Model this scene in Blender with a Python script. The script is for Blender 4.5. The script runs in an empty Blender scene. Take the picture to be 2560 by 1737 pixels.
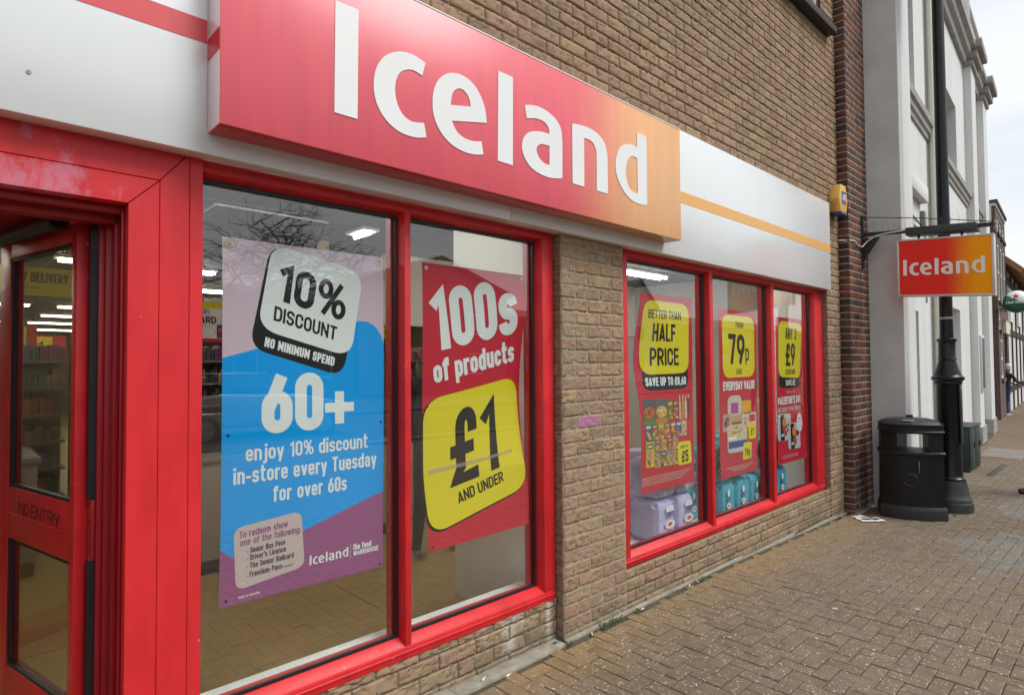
import bpy, bmesh, math, random
import numpy as np
from mathutils import Vector, Matrix
rad = math.radians
sc = bpy.context.scene
COL = sc.collection

# ------------------------------------------------------------ camera
cam_d = bpy.data.cameras.new('camera'); cam = bpy.data.objects.new('camera', cam_d); COL.objects.link(cam)
YAW, PITCH, ROLL = rad(46.555), rad(1.588), rad(-0.437)
F = Vector((math.cos(YAW)*math.cos(PITCH), math.sin(YAW)*math.cos(PITCH), math.sin(PITCH)))
R0 = Vector((math.sin(YAW), -math.cos(YAW), 0)); U0 = R0.cross(F)
RV = math.cos(ROLL)*R0 + math.sin(ROLL)*U0; UV = -math.sin(ROLL)*R0 + math.cos(ROLL)*U0
cam.matrix_world = Matrix(((RV.x, UV.x, -F.x, 0), (RV.y, UV.y, -F.y, 0), (RV.z, UV.z, -F.z, 1.5), (0, 0, 0, 1)))
cam_d.sensor_width = 36; cam_d.lens = 21.18; cam_d.clip_start = 0.05; cam_d.clip_end = 1500
sc.camera = cam

# ------------------------------------------------------------ sky, sun, exposure
SUN_EL, SUN_AZ = rad(52), rad(-62)           # azimuth measured from +X, towards the street side
w = bpy.data.worlds.new("World"); sc.world = w; w.use_nodes = True
nt = w.node_tree; nt.nodes.clear()
out = nt.nodes.new('ShaderNodeOutputWorld'); bg = nt.nodes.new('ShaderNodeBackground')
sky = nt.nodes.new('ShaderNodeTexSky'); sky.sky_type = 'NISHITA'; sky.sun_disc = False
sky.sun_elevation = SUN_EL; sky.sun_rotation = math.pi/2 - SUN_AZ
tc = nt.nodes.new('ShaderNodeTexCoord'); mp = nt.nodes.new('ShaderNodeMapping'); mp.inputs['Scale'].default_value = (1, 1, 3.2)
nz = nt.nodes.new('ShaderNodeTexNoise'); nz.inputs['Scale'].default_value = 2.3; nz.inputs['Detail'].default_value = 6; nz.inputs['Roughness'].default_value = .55
cr = nt.nodes.new('ShaderNodeValToRGB')
cr.color_ramp.elements[0].position = .34; cr.color_ramp.elements[0].color = (8.3, 8.8, 9.3, 1)
cr.color_ramp.elements[1].position = .62; cr.color_ramp.elements[1].color = (10.2, 10.4, 10.6, 1)
mx = nt.nodes.new('ShaderNodeMix'); mx.data_type = 'RGBA'; mx.inputs['Factor'].default_value = .86
nt.links.new(tc.outputs['Generated'], mp.inputs['Vector']); nt.links.new(mp.outputs['Vector'], nz.inputs['Vector'])
nt.links.new(nz.outputs['Fac'], cr.inputs['Fac'])
nt.links.new(sky.outputs['Color'], mx.inputs[6]); nt.links.new(cr.outputs['Color'], mx.inputs[7])
nt.links.new(mx.outputs[2], bg.inputs['Color']); bg.inputs['Strength'].default_value = .055
nt.links.new(bg.outputs['Background'], out.inputs['Surface'])
sun_d = bpy.data.lights.new('sun', 'SUN'); sun_d.energy = 1.5; sun_d.angle = rad(28); sun_d.color = (1, .97, .92)
sun = bpy.data.objects.new('sun', sun_d); COL.objects.link(sun)
sdir = Vector((math.cos(SUN_AZ)*math.cos(SUN_EL), math.sin(SUN_AZ)*math.cos(SUN_EL), math.sin(SUN_EL)))
sun.rotation_euler = sdir.to_track_quat('Z', 'Y').to_euler(); sun.location = (4, -8, 14)
sc.view_settings.view_transform = 'Standard'; sc.view_settings.look = 'None'
sc.view_settings.exposure = .95; sc.view_settings.gamma = 1
sc.render.engine = 'CYCLES'
sc.cycles.use_denoising = True
sc.cycles.max_bounces = 8; sc.cycles.transparent_max_bounces = 16; sc.cycles.sample_clamp_indirect = 6
sc.cycles.caustics_reflective = False; sc.cycles.caustics_refractive = False

# ------------------------------------------------------------ materials
MATS = {}
def mat(name, rgb, rough=.6, metal=0., spec=.5, var=0., vscale=6., bump=0., bscale=60., coat=0., attr=None, stretch=None, speck=None, emit=0.):
    if name in MATS: return MATS[name]
    m = bpy.data.materials.new(name); m.use_nodes = True; n = m.node_tree; MATS[name] = m
    p = n.nodes['Principled BSDF']
    p.inputs['Base Color'].default_value = (*rgb, 1); p.inputs['Roughness'].default_value = rough
    p.inputs['Metallic'].default_value = metal; p.inputs['Specular IOR Level'].default_value = spec
    p.inputs['Coat Weight'].default_value = coat; p.inputs['Coat Roughness'].default_value = .1
    if emit:
        p.inputs['Emission Color'].default_value = (*rgb, 1); p.inputs['Emission Strength'].default_value = emit
    m.diffuse_color = (*rgb, 1)
    co = n.nodes.new('ShaderNodeTexCoord'); src = co.outputs['Object']
    if stretch:
        mpp = n.nodes.new('ShaderNodeMapping'); mpp.inputs['Scale'].default_value = stretch
        n.links.new(src, mpp.inputs['Vector']); src = mpp.outputs['Vector']
    colout = None
    if attr:
        a = n.nodes.new('ShaderNodeAttribute'); a.attribute_name = attr; colout = a.outputs['Color']
    if var > 0:
        t = n.nodes.new('ShaderNodeTexNoise'); t.inputs['Scale'].default_value = vscale; t.inputs['Detail'].default_value = 8; t.inputs['Roughness'].default_value = .62
        n.links.new(src, t.inputs['Vector'])
        mr = n.nodes.new('ShaderNodeMapRange'); mr.inputs[1].default_value = .3; mr.inputs[2].default_value = .7; mr.inputs[3].default_value = 1-var; mr.inputs[4].default_value = 1+var
        n.links.new(t.outputs['Fac'], mr.inputs[0])
        vm = n.nodes.new('ShaderNodeVectorMath'); vm.operation = 'SCALE'
        if colout: n.links.new(colout, vm.inputs[0])
        else: vm.inputs[0].default_value = rgb
        n.links.new(mr.outputs[0], vm.inputs['Scale']); colout = vm.outputs[0]
        r2 = n.nodes.new('ShaderNodeMapRange'); r2.inputs[1].default_value = .3; r2.inputs[2].default_value = .7
        r2.inputs[3].default_value = max(.02, rough-var*.35); r2.inputs[4].default_value = min(1, rough+var*.35)
        n.links.new(t.outputs['Fac'], r2.inputs[0]); n.links.new(r2.outputs[0], p.inputs['Roughness'])
    if speck:
        ss, thr, sr = speck
        t = n.nodes.new('ShaderNodeTexNoise'); t.inputs['Scale'].default_value = ss; t.inputs['Detail'].default_value = 2
        n.links.new(co.outputs['Object'], t.inputs['Vector'])
        mr = n.nodes.new('ShaderNodeMapRange'); mr.inputs[1].default_value = thr; mr.inputs[2].default_value = thr+.05
        n.links.new(t.outputs['Fac'], mr.inputs[0])
        mm = n.nodes.new('ShaderNodeMix'); mm.data_type = 'RGBA'
        n.links.new(mr.outputs[0], mm.inputs['Factor'])
        if colout: n.links.new(colout, mm.inputs[6])
        else: mm.inputs[6].default_value = (*rgb, 1)
        mm.inputs[7].default_value = (*sr, 1); colout = mm.outputs[2]
    if colout: n.links.new(colout, p.inputs['Base Color'])
    if bump > 0:
        t = n.nodes.new('ShaderNodeTexNoise'); t.inputs['Scale'].default_value = bscale; t.inputs['Detail'].default_value = 6
        n.links.new(src, t.inputs['Vector'])
        b = n.nodes.new('ShaderNodeBump'); b.inputs['Strength'].default_value = bump; b.inputs['Distance'].default_value = .004
        n.links.new(t.outputs['Fac'], b.inputs['Height']); n.links.new(b.outputs['Normal'], p.inputs['Normal'])
    return m

def glass_mat(name, tint=(.93, .96, .95)):
    """pane: mirror reflection by Fresnel on the outer sheet, clear elsewhere"""
    if name in MATS: return MATS[name]
    m = bpy.data.materials.new(name); m.use_nodes = True; n = m.node_tree; n.nodes.clear(); MATS[name] = m
    o = n.nodes.new('ShaderNodeOutputMaterial'); mixs = n.nodes.new('ShaderNodeMixShader')
    tr = n.nodes.new('ShaderNodeBsdfTransparent'); tr.inputs['Color'].default_value = (*tint, 1)
    gl = n.nodes.new('ShaderNodeBsdfGlossy'); gl.inputs['Roughness'].default_value = 0.012; gl.inputs['Color'].default_value = (1, 1, 1, 1)
    ge = n.nodes.new('ShaderNodeNewGeometry'); dt = n.nodes.new('ShaderNodeVectorMath'); dt.operation = 'DOT_PRODUCT'
    n.links.new(ge.outputs['Normal'], dt.inputs[0]); n.links.new(ge.outputs['Incoming'], dt.inputs[1])
    def mth(op, a_, b_=None, clamp=False):
        q = n.nodes.new('ShaderNodeMath'); q.operation = op; q.use_clamp = clamp
        for i_, v_ in enumerate((a_, b_)):
            if v_ is None: continue
            if isinstance(v_, (int, float)): q.inputs[i_].default_value = v_
            else: n.links.new(v_, q.inputs[i_])
        return q.outputs[0]
    ab = mth('ABSOLUTE', dt.outputs['Value']); p5 = mth('POWER', mth('SUBTRACT', 1., ab), 5.)
    fr = mth('MULTIPLY_ADD', p5, .9); fr.node.inputs[2].default_value = .14; fr.node.use_clamp = True
    n.links.new(fr, mixs.inputs['Fac'])
    n.links.new(tr.outputs[0], mixs.inputs[1]); n.links.new(gl.outputs[0], mixs.inputs[2]); n.links.new(mixs.outputs[0], o.inputs['Surface'])
    return m
def clear_mat(name):
    if name in MATS: return MATS[name]
    m = bpy.data.materials.new(name); m.use_nodes = True; n = m.node_tree; n.nodes.clear(); MATS[name] = m
    o = n.nodes.new('ShaderNodeOutputMaterial'); tr = n.nodes.new('ShaderNodeBsdfTransparent')
    tr.inputs['Color'].default_value = (.99, .995, .99, 1); n.links.new(tr.outputs[0], o.inputs['Surface'])
    return m
def gradient_mat(name, x0, x1, c0, c1, axis='X', rough=.32, spec=.5, tilt=0., var=.05):
    m = bpy.data.materials.new(name); m.use_nodes = True; n = m.node_tree; MATS[name] = m
    p = n.nodes['Principled BSDF']; p.inputs['Roughness'].default_value = rough; p.inputs['Specular IOR Level'].default_value = spec
    co = n.nodes.new('ShaderNodeTexCoord'); sx = n.nodes.new('ShaderNodeSeparateXYZ'); n.links.new(co.outputs['Object'], sx.inputs[0])
    ad = n.nodes.new('ShaderNodeMath'); ad.operation = 'MULTIPLY_ADD'; ad.inputs[1].default_value = tilt
    n.links.new(sx.outputs['Z'], ad.inputs[0]); n.links.new(sx.outputs[axis], ad.inputs[2])
    mr = n.nodes.new('ShaderNodeMapRange'); mr.interpolation_type = 'SMOOTHSTEP'; mr.inputs[1].default_value = x0; mr.inputs[2].default_value = x1
    n.links.new(ad.outputs[0], mr.inputs[0])
    mm = n.nodes.new('ShaderNodeMix'); mm.data_type = 'RGBA'; mm.inputs[6].default_value = (*c0, 1); mm.inputs[7].default_value = (*c1, 1)
    n.links.new(mr.outputs[0], mm.inputs['Factor'])
    t = n.nodes.new('ShaderNodeTexNoise'); t.inputs['Scale'].default_value = 3; t.inputs['Detail'].default_value = 5
    mp_ = n.nodes.new('ShaderNodeMapping'); mp_.inputs['Scale'].default_value = (6, 6, .6)
    n.links.new(co.outputs['Object'], mp_.inputs[0]); n.links.new(mp_.outputs[0], t.inputs['Vector'])
    m2 = n.nodes.new('ShaderNodeMapRange'); m2.inputs[1].default_value = .3; m2.inputs[2].default_value = .7; m2.inputs[3].default_value = 1-var; m2.inputs[4].default_value = 1+var
    n.links.new(t.outputs['Fac'], m2.inputs[0])
    vm = n.nodes.new('ShaderNodeVectorMath'); vm.operation = 'SCALE'; n.links.new(mm.outputs[2], vm.inputs[0]); n.links.new(m2.outputs[0], vm.inputs['Scale'])
    n.links.new(vm.outputs[0], p.inputs['Base Color'])
    return m
def bloom_red(name, rgb, chalk, zmin, xmax):
    """red paint with a chalky weathered bloom in patches"""
    m = mat(name, rgb, .44, spec=.42, var=.13, vscale=7, bump=.08, bscale=40, stretch=(1.5, 1.5, .4), speck=(55, .75, (.64, .32, .34))); n = m.node_tree; p = n.nodes['Principled BSDF']
    old = p.inputs['Base Color'].links[0].from_socket
    co = n.nodes.new('ShaderNodeTexCoord'); mp_ = n.nodes.new('ShaderNodeMapping'); mp_.inputs['Scale'].default_value = (15, 8, 7)
    t = n.nodes.new('ShaderNodeTexNoise'); t.inputs['Scale'].default_value = 1.0; t.inputs['Detail'].default_value = 9; t.inputs['Roughness'].default_value = .7
    n.links.new(co.outputs['Object'], mp_.inputs[0]); n.links.new(mp_.outputs[0], t.inputs['Vector'])
    sx = n.nodes.new('ShaderNodeSeparateXYZ'); n.links.new(co.outputs['Object'], sx.inputs[0])
    mz = n.nodes.new('ShaderNodeMapRange'); mz.inputs[1].default_value = zmin+.085; mz.inputs[2].default_value = zmin+.11; mz.inputs[3].default_value = .60; mz.inputs[4].default_value = .46
    n.links.new(sx.outputs['Z'], mz.inputs[0])
    mx_ = n.nodes.new('ShaderNodeMapRange'); mx_.inputs[1].default_value = xmax-.12; mx_.inputs[2].default_value = xmax+.1; mx_.inputs[3].default_value = .0; mx_.inputs[4].default_value = -.26
    n.links.new(sx.outputs['X'], mx_.inputs[0])
    mz2 = n.nodes.new('ShaderNodeMapRange'); mz2.inputs[1].default_value = zmin-.5; mz2.inputs[2].default_value = zmin+.02; mz2.inputs[3].default_value = -.34; mz2.inputs[4].default_value = 0
    n.links.new(sx.outputs['Z'], mz2.inputs[0]); az = n.nodes.new('ShaderNodeMath'); n.links.new(mz.outputs[0], az.inputs[0]); n.links.new(mz2.outputs[0], az.inputs[1])
    a1 = n.nodes.new('ShaderNodeMath'); n.links.new(az.outputs[0], a1.inputs[0]); n.links.new(mx_.outputs[0], a1.inputs[1])
    a2 = n.nodes.new('ShaderNodeMath'); n.links.new(a1.outputs[0], a2.inputs[0]); n.links.new(t.outputs['Fac'], a2.inputs[1])
    mr = n.nodes.new('ShaderNodeMapRange'); mr.inputs[1].default_value = .98; mr.inputs[2].default_value = 1.14; mr.inputs[4].default_value = .68
    n.links.new(a2.outputs[0], mr.inputs[0])
    mm = n.nodes.new('ShaderNodeMix'); mm.data_type = 'RGBA'; n.links.new(mr.outputs[0], mm.inputs['Factor'])
    n.links.new(old, mm.inputs[6]); mm.inputs[7].default_value = (*chalk, 1); n.links.new(mm.outputs[2], p.inputs['Base Color'])
    return m

# ------------------------------------------------------------ object helpers
def tag(o, label, cat, group=None, kind=None):
    if label: o['label'] = label
    if cat: o['category'] = cat
    if group: o['group'] = group
    if kind: o['kind'] = kind
    return o
def empty(name, loc, label, cat, group=None, rz=0):
    o = bpy.data.objects.new(name, None); COL.objects.link(o); o.location = loc; o.rotation_euler = (0, 0, rz); o.empty_display_size = .2
    return tag(o, label, cat, group)
def setparent(o, parent):
    if parent is None: return
    o.parent = parent
    # coordinates are given in world space: keep them
    o.matrix_parent_inverse = parent_world(parent).inverted()
def parent_world(p):
    M = Matrix.LocRotScale(p.location, p.rotation_euler, p.scale)
    if p.parent: M = parent_world(p.parent) @ p.matrix_parent_inverse @ M
    return M
def from_data(name, V, Fc, mats, mi=None, parent=None, smooth=None, bevel=0, local=False, seg=2):
    me = bpy.data.meshes.new(name); me.from_pydata([tuple(v) for v in V], [], [tuple(f) for f in Fc])
    for m in (mats if isinstance(mats, (list, tuple)) else [mats]): me.materials.append(m)
    if mi is not None: me.polygons.foreach_set('material_index', np.array(mi, dtype=np.int32))
    me.validate(); me.update()
    if bevel:
        bm = bmesh.new(); bm.from_mesh(me)
        bmesh.ops.recalc_face_normals(bm, faces=bm.faces)
        es = [e for e in bm.edges if len(e.link_faces) == 2 and e.calc_face_angle(0) > .5]
        bmesh.ops.bevel(bm, geom=es, offset=bevel, segments=seg, profile=.5, affect='EDGES', clamp_overlap=True)
        bm.to_mesh(me); bm.free()
        smooth = smooth or 35
    if smooth:
        me.polygons.foreach_set('use_smooth', np.ones(len(me.polygons), dtype=bool)); me.set_sharp_from_angle(angle=rad(smooth))
    me.update()
    o = bpy.data.objects.new(name, me); COL.objects.link(o)
    if parent is not None:
        if local: o.parent = parent
        else: setparent(o, parent)
    return o
class MB:
    """collects boxes, tubes, lathes and prisms; build() links them as one mesh"""
    def __init__(s): s.V = []; s.F = []; s.M = []
    def add(s, V, Fc, m=0):
        b = len(s.V); s.V += [tuple(v) for v in V]; s.F += [tuple(i+b for i in f) for f in Fc]; s.M += [m]*len(Fc); return s
    def box(s, x0, x1, y0, y1, z0, z1, m=0, T=None):
        V = [(x, y, z) for z in (z0, z1) for y in (y0, y1) for x in (x0, x1)]
        if T: V = [T(v) for v in V]
        return s.add(V, [(0, 2, 3, 1), (4, 5, 7, 6), (0, 1, 5, 4), (2, 6, 7, 3), (0, 4, 6, 2), (1, 3, 7, 5)], m)
    def prism(s, poly, y0, y1, m=0, axis='y', T=None):
        n = len(poly); A = []
        for d in (y0, y1):
            for a, b in poly:
                A.append({'y': (a, d, b), 'z': (a, b, d), 'x': (d, a, b)}[axis])
        if T: A = [T(v) for v in A]
        Fc = [tuple(range(n)), tuple(range(2*n-1, n-1, -1))] + [(i, i+n, (i+1) % n+n, (i+1) % n) for i in range(n)]
        return s.add(A, Fc, m)
    def lathe(s, prof, c, n=24, m=0, cap=True):
        V = []; Fc = []
        for r, z in prof:
            for k in range(n):
                a = 2*math.pi*k/n; V.append((c[0]+r*math.cos(a), c[1]+r*math.sin(a), c[2]+z))
        for i in range(len(prof)-1):
            for k in range(n):
                k2 = (k+1) % n; Fc.append((i*n+k, i*n+k2, (i+1)*n+k2, (i+1)*n+k))
        if cap: Fc.append(tuple(range(n-1, -1, -1))); Fc.append(tuple((len(prof)-1)*n+k for k in range(n)))
        return s.add(V, Fc, m)
    def tube(s, pts, r, n=8, m=0):
        pts = [Vector(p) for p in pts]; V = []; Fc = []
        rr = r if isinstance(r, (list, tuple)) else [r]*len(pts)
        for i, p in enumerate(pts):
            d = (pts[min(i+1, len(pts)-1)]-pts[max(i-1, 0)]).normalized()
            a = d.cross(Vector((0, 0, 1)))
            if a.length < .05: a = d.cross(Vector((1, 0, 0)))
            a.normalize(); b = d.cross(a)
            for k in range(n):
                t = 2*math.pi*k/n; V.append(p+rr[i]*(a*math.cos(t)+b*math.sin(t)))
        for i in range(len(pts)-1):
            for k in range(n):
                k2 = (k+1) % n; Fc.append((i*n+k, i*n+k2, (i+1)*n+k2, (i+1)*n+k))
        Fc.append(tuple(range(n-1, -1, -1))); Fc.append(tuple((len(pts)-1)*n+k for k in range(n)))
        return s.add(V, Fc, m)
    def build(s, name, mats, parent=None, **k): return from_data(name, s.V, s.F, mats, s.M, parent, **k)

def catmull(pts, closed=False, n=6):
    P = [Vector((p[0], p[1])) for p in pts]; out = []
    N = len(P); rng = range(N if closed else N-1)
    for i in rng:
        p1, p2 = P[i], P[(i+1) % N]
        p0 = P[i-1] if (closed or i > 0) else p1*2-p2
        p3 = P[(i+2) % N] if (closed or i+2 < N) else p2*2-p1
        for k in range(n):
            t = k/n
            out.append(.5*((2*p1)+(p2-p0)*t+(2*p0-5*p1+4*p2-p3)*t*t+(3*p1-p0-3*p2+p3)*t**3))
    if not closed: out.append(P[-1])
    return [(v.x, v.y) for v in out]
def contour(pts, n=6):
    """points flagged 'c' are corners; the runs between corners are smoothed"""
    cs = [i for i, p in enumerate(pts) if len(p) > 2]
    if not cs: return catmull(pts, True, n)
    out = []
    for a, i in enumerate(cs):
        j = cs[(a+1) % len(cs)]
        run = [pts[i]]; k = i
        while True:
            k = (k+1) % len(pts); run.append(pts[k])
            if k == j: break
        seg = catmull(run, False, n) if len(run) > 2 else [run[0][:2], run[1][:2]]
        out += seg[:-1]
    return out
def fill(contours):
    """flat fill of 2-D outlines (with holes) -> verts, faces"""
    c = bpy.data.curves.new('outline', 'CURVE'); c.dimensions = '2D'; c.fill_mode = 'BOTH'
    for ct in contours:
        s = c.splines.new('POLY'); s.points.add(len(ct)-1); s.use_cyclic_u = True
        for p, q in zip(s.points, ct): p.co = (q[0], q[1], 0, 1)
    o = bpy.data.objects.new('outline', c); me = bpy.data.meshes.new_from_object(o)
    V = [(v.co.x, v.co.y) for v in me.vertices]; Fc = [tuple(p.vertices) for p in me.polygons]
    bpy.data.objects.remove(o); bpy.data.meshes.remove(me); bpy.data.curves.remove(c)
    return V, Fc
# narrow grotesque lettering drawn as strokes: glyph -> (relative width, strokes); a third value rounds the corner, 'z' closes the stroke
G = {}
def _g(ch, w, *paths): G[ch] = (w, paths)
r_ = 1
def BOX(x0, y0, x1, y1): return [(x0, y0, r_), (x1, y0, r_), (x1, y1, r_), (x0, y1, r_), 'z']
_g('A', 1.1, [(0, 0), (.5, 1), (1, 0)], [(.2, .25), (.8, .25)])
_g('B', 1, [(0, 0), (0, 1), (.95, 1, 1), (.95, .52, 1), (0, .52)], [(0, .52), (1, .52, 1), (1, 0, 1), (0, 0)])
_g('C', 1, [(1, .68), (1, 1, 1), (0, 1, 1), (0, 0, 1), (1, 0, 1), (1, .32)])
_g('D', 1, [(0, 0), (0, 1), (1, 1, 1), (1, 0, 1), 'z']); _g('E', .8, [(1, 1), (0, 1), (0, 0), (1, 0)], [(0, .52), (.9, .52)]); _g('F', .78, [(1, 1), (0, 1), (0, 0)], [(0, .5), (.9, .5)])
_g('G', 1, [(1, .7), (1, 1, 1), (0, 1, 1), (0, 0, 1), (1, 0, 1), (1, .46), (.55, .46)]); _g('H', 1, [(0, 0), (0, 1)], [(1, 0), (1, 1)], [(0, .5), (1, .5)]); _g('I', 0, [(0, 0), (0, 1)])
_g('K', 1, [(0, 0), (0, 1)], [(1, 1), (.08, .45)], [(.3, .6), (1, 0)]); _g('L', .75, [(0, 1), (0, 0), (1, 0)]); _g('M', 1.4, [(0, 0), (0, 1), (.5, .3), (1, 1), (1, 0)]); _g('N', 1.05, [(0, 0), (0, 1), (1, 0), (1, 1)])
_g('O', 1, BOX(0, 0, 1, 1)); _g('P', .95, [(0, 0), (0, 1), (1, 1, 1), (1, .43, 1), (0, .43)]); _g('R', 1, [(0, 0), (0, 1), (1, 1, 1), (1, .46, 1), (0, .46)], [(.5, .46), (1, 0)])
_g('S', .98, [(1, .74), (1, 1, 1), (0, 1, 1), (0, .51, 1), (1, .51, 1), (1, 0, 1), (0, 0, 1), (0, .26)]); _g('T', .95, [(.5, 0), (.5, 1)], [(0, 1), (1, 1)]); _g('U', 1, [(0, 1), (0, 0, 1), (1, 0, 1), (1, 1)])
_g('V', 1.05, [(0, 1), (.5, 0), (1, 1)]); _g('W', 1.6, [(0, 1), (.25, 0), (.5, .85), (.75, 0), (1, 1)]); _g('Y', 1.05, [(0, 1), (.5, .42), (1, 1)], [(.5, .44), (.5, 0)])
_g('0', 1, BOX(0, 0, 1, 1)); _g('1', .5, [(0, .76), (1, 1), (1, 0)]); _g('2', .95, [(0, .70), (0, 1, 1), (1, 1, 1), (1, .55, .5), (0, 0), (1, 0)]); _g('4', 1, [(.72, 0), (.72, 1), (0, .26), (1, .26)])
_g('5', .95, [(.95, 1), (.06, 1), (.0, .56), (1, .60, 1), (1, 0, 1), (0, 0, 1), (0, .26)]); _g('6', 1, BOX(0, 0, 1, .60), [(.66, 1), (.04, .42)]); _g('7', .95, [(0, 1), (1, 1), (.32, 0)])
_g('8', 1, BOX(.06, .53, .94, 1), BOX(0, 0, 1, .53)); _g('9', 1, BOX(0, .40, 1, 1), [(.34, 0), (.96, .58)]); _g('%', 1.75, BOX(0, .52, .40, 1), BOX(.60, 0, 1, .48), [(.22, 0), (.78, 1)])
_g('£', 1.05, [(1, .74), (1, 1, 1), (.30, 1, 1), (.30, .22), (0, 0), (1, 0)], [(0, .46), (.80, .46)])
_g('a', .92, [(0, .60), (0, .75, 1), (1, .75, 1), (1, 0)], [(1, .42), (0, .42, 1), (0, 0, 1), (1, 0, .6), (1, .10)]); _g('b', .95, [(0, 1), (0, 0)], [(0, .75), (1, .75, 1), (1, 0, 1), (0, 0)]); _g('c', .9, [(1, .52), (1, .75, 1), (0, .75, 1), (0, 0, 1), (1, 0, 1), (1, .22)])
_g('d', .95, [(1, 1), (1, 0)], [(1, .75), (0, .75, 1), (0, 0, 1), (1, 0)]); _g('e', .92, [(0, .37), (1, .37), (1, .75, 1), (0, .75, 1), (0, 0, 1), (1, 0, 1), (1, .17)]); _g('f', .6, [(.32, 0), (.32, 1, 1), (1, 1)], [(0, .72), (.95, .72)])
_g('g', .95, [(1, .75), (1, -.25, 1), (0, -.25, 1)], [(1, .75), (0, .75, 1), (0, 0, 1), (1, 0)]); _g('h', .95, [(0, 0), (0, 1)], [(0, .75), (1, .75, 1), (1, 0)]); _g('i', 0, [(0, 0), (0, .75)], ['dot', (0, .93)]); _g('j', .35, [(1, .75), (1, -.25, 1), (0, -.25)], ['dot', (1, .93)])
_g('k', .95, [(0, 0), (0, 1)], [(1, .75), (.1, .33)], [(.3, .45), (1, 0)]); _g('l', 0, [(0, 0), (0, 1)]); _g('m', 1.6, [(0, 0), (0, .75), (.5, .75, 1), (.5, 0)], [(.5, .75), (1, .75, 1), (1, 0)]); _g('n', .95, [(0, 0), (0, .75), (1, .75, 1), (1, 0)]); _g('o', .95, BOX(0, 0, 1, .75))
_g('p', .95, [(0, -.25), (0, .75)], [(0, .75), (1, .75, 1), (1, 0, 1), (0, 0)]); _g('r', .55, [(0, 0), (0, .75), (1, .75)]); _g('s', .88, [(1, .58), (1, .75, 1), (0, .75, 1), (0, .38, 1), (1, .38, 1), (1, 0, 1), (0, 0, 1), (0, .17)]); _g('t', .6, [(.32, .95), (.32, 0, 1), (1, 0)], [(0, .72), (.95, .72)])
_g('u', .95, [(0, .75), (0, 0, 1), (1, 0, 1)], [(1, .75), (1, 0)]); _g('v', .95, [(0, .75), (.5, 0), (1, .75)]); _g('w', 1.5, [(0, .75), (.25, 0), (.5, .66), (.75, 0), (1, .75)]); _g('y', .95, [(0, .75), (.53, .02)], [(1, .75), (.38, -.25)]); _g('x', .95, [(0, 0), (1, .75)], [(0, .75), (1, 0)])
_g('-', .5, [(0, .37), (1, .37)]); _g("'", 0, [(0, 1), (0, .74)]); _g('.', 0, ['dot', (0, .06)]); _g(',', 0, [(0, .08), (0, -.12)]); _g(':', 0, ['dot', (0, .12)], ['dot', (0, .6)]); _g('•', .05, ['dot', (.5, .36)]); _g('(', .25, [(1, 1), (0, .8, .6), (0, .1, .6), (1, -.1)]); _g(')', .25, [(0, 1), (1, .8, .6), (1, .1, .6), (0, -.1)])
for _c in 'AMNVWYvwKk':
    G[_c] = (G[_c][0], tuple(seg for pth in G[_c][1] for seg in ([pth[i:i+2] for i in range(len(pth)-1)] if isinstance(pth, list) and pth[0] != 'dot' else [pth])))
def stroke_path(pts, closed, t):
    """ribbon of width t along a polyline"""
    P = [Vector(p) for p in pts]; n = len(P); V = []
    for i in range(n):
        a = P[i-1] if (closed or i > 0) else None; b = P[(i+1) % n] if (closed or i < n-1) else None
        d0 = (P[i]-a).normalized() if a is not None else None; d1 = (b-P[i]).normalized() if b is not None else None
        if d0 is None: d0 = d1
        if d1 is None: d1 = d0
        n0 = Vector((-d0.y, d0.x)); n1 = Vector((-d1.y, d1.x)); m = n0+n1
        if m.length < 1e-4: m = n0
        m.normalize(); k = min(1/max(.25, m.dot(n0)), 1.7)
        V += [P[i]+m*(t/2*k), P[i]-m*(t/2*k)]
    Fc = [(2*i, 2*i+1, 2*((i+1) % n)+1, 2*((i+1) % n)) for i in range(n if closed else n-1)]
    return [(v.x, v.y) for v in V], Fc
def fillet(pts, closed, rmax):
    P = [(Vector(p[:2]), p[2] if len(p) > 2 else 0) for p in pts]; n = len(P); out = []
    for i in range(n):
        p, r = P[i]
        if not r or (not closed and i in (0, n-1)): out.append(p); continue
        a, b = P[i-1][0], P[(i+1) % n][0]; da, db = (a-p), (b-p)
        ra = min(rmax*r, da.length*(.5 if P[i-1][1] else 1)); rb = min(rmax*r, db.length*(.5 if P[(i+1) % n][1] else 1))
        s0, s1 = p+da.normalized()*ra, p+db.normalized()*rb
        for k in range(8):
            q = k/7*math.pi/2; c, s_ = math.cos(q), math.sin(q)
            out.append(p+(s0-p)*(1-s_)+(s1-p)*(1-c))
    res = [out[0]]
    for q in out[1:]:
        if (q-res[-1]).length > 1e-6: res.append(q)
    if closed and (res[0]-res[-1]).length < 1e-6: res.pop()
    return [(q.x, q.y) for q in res]
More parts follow.
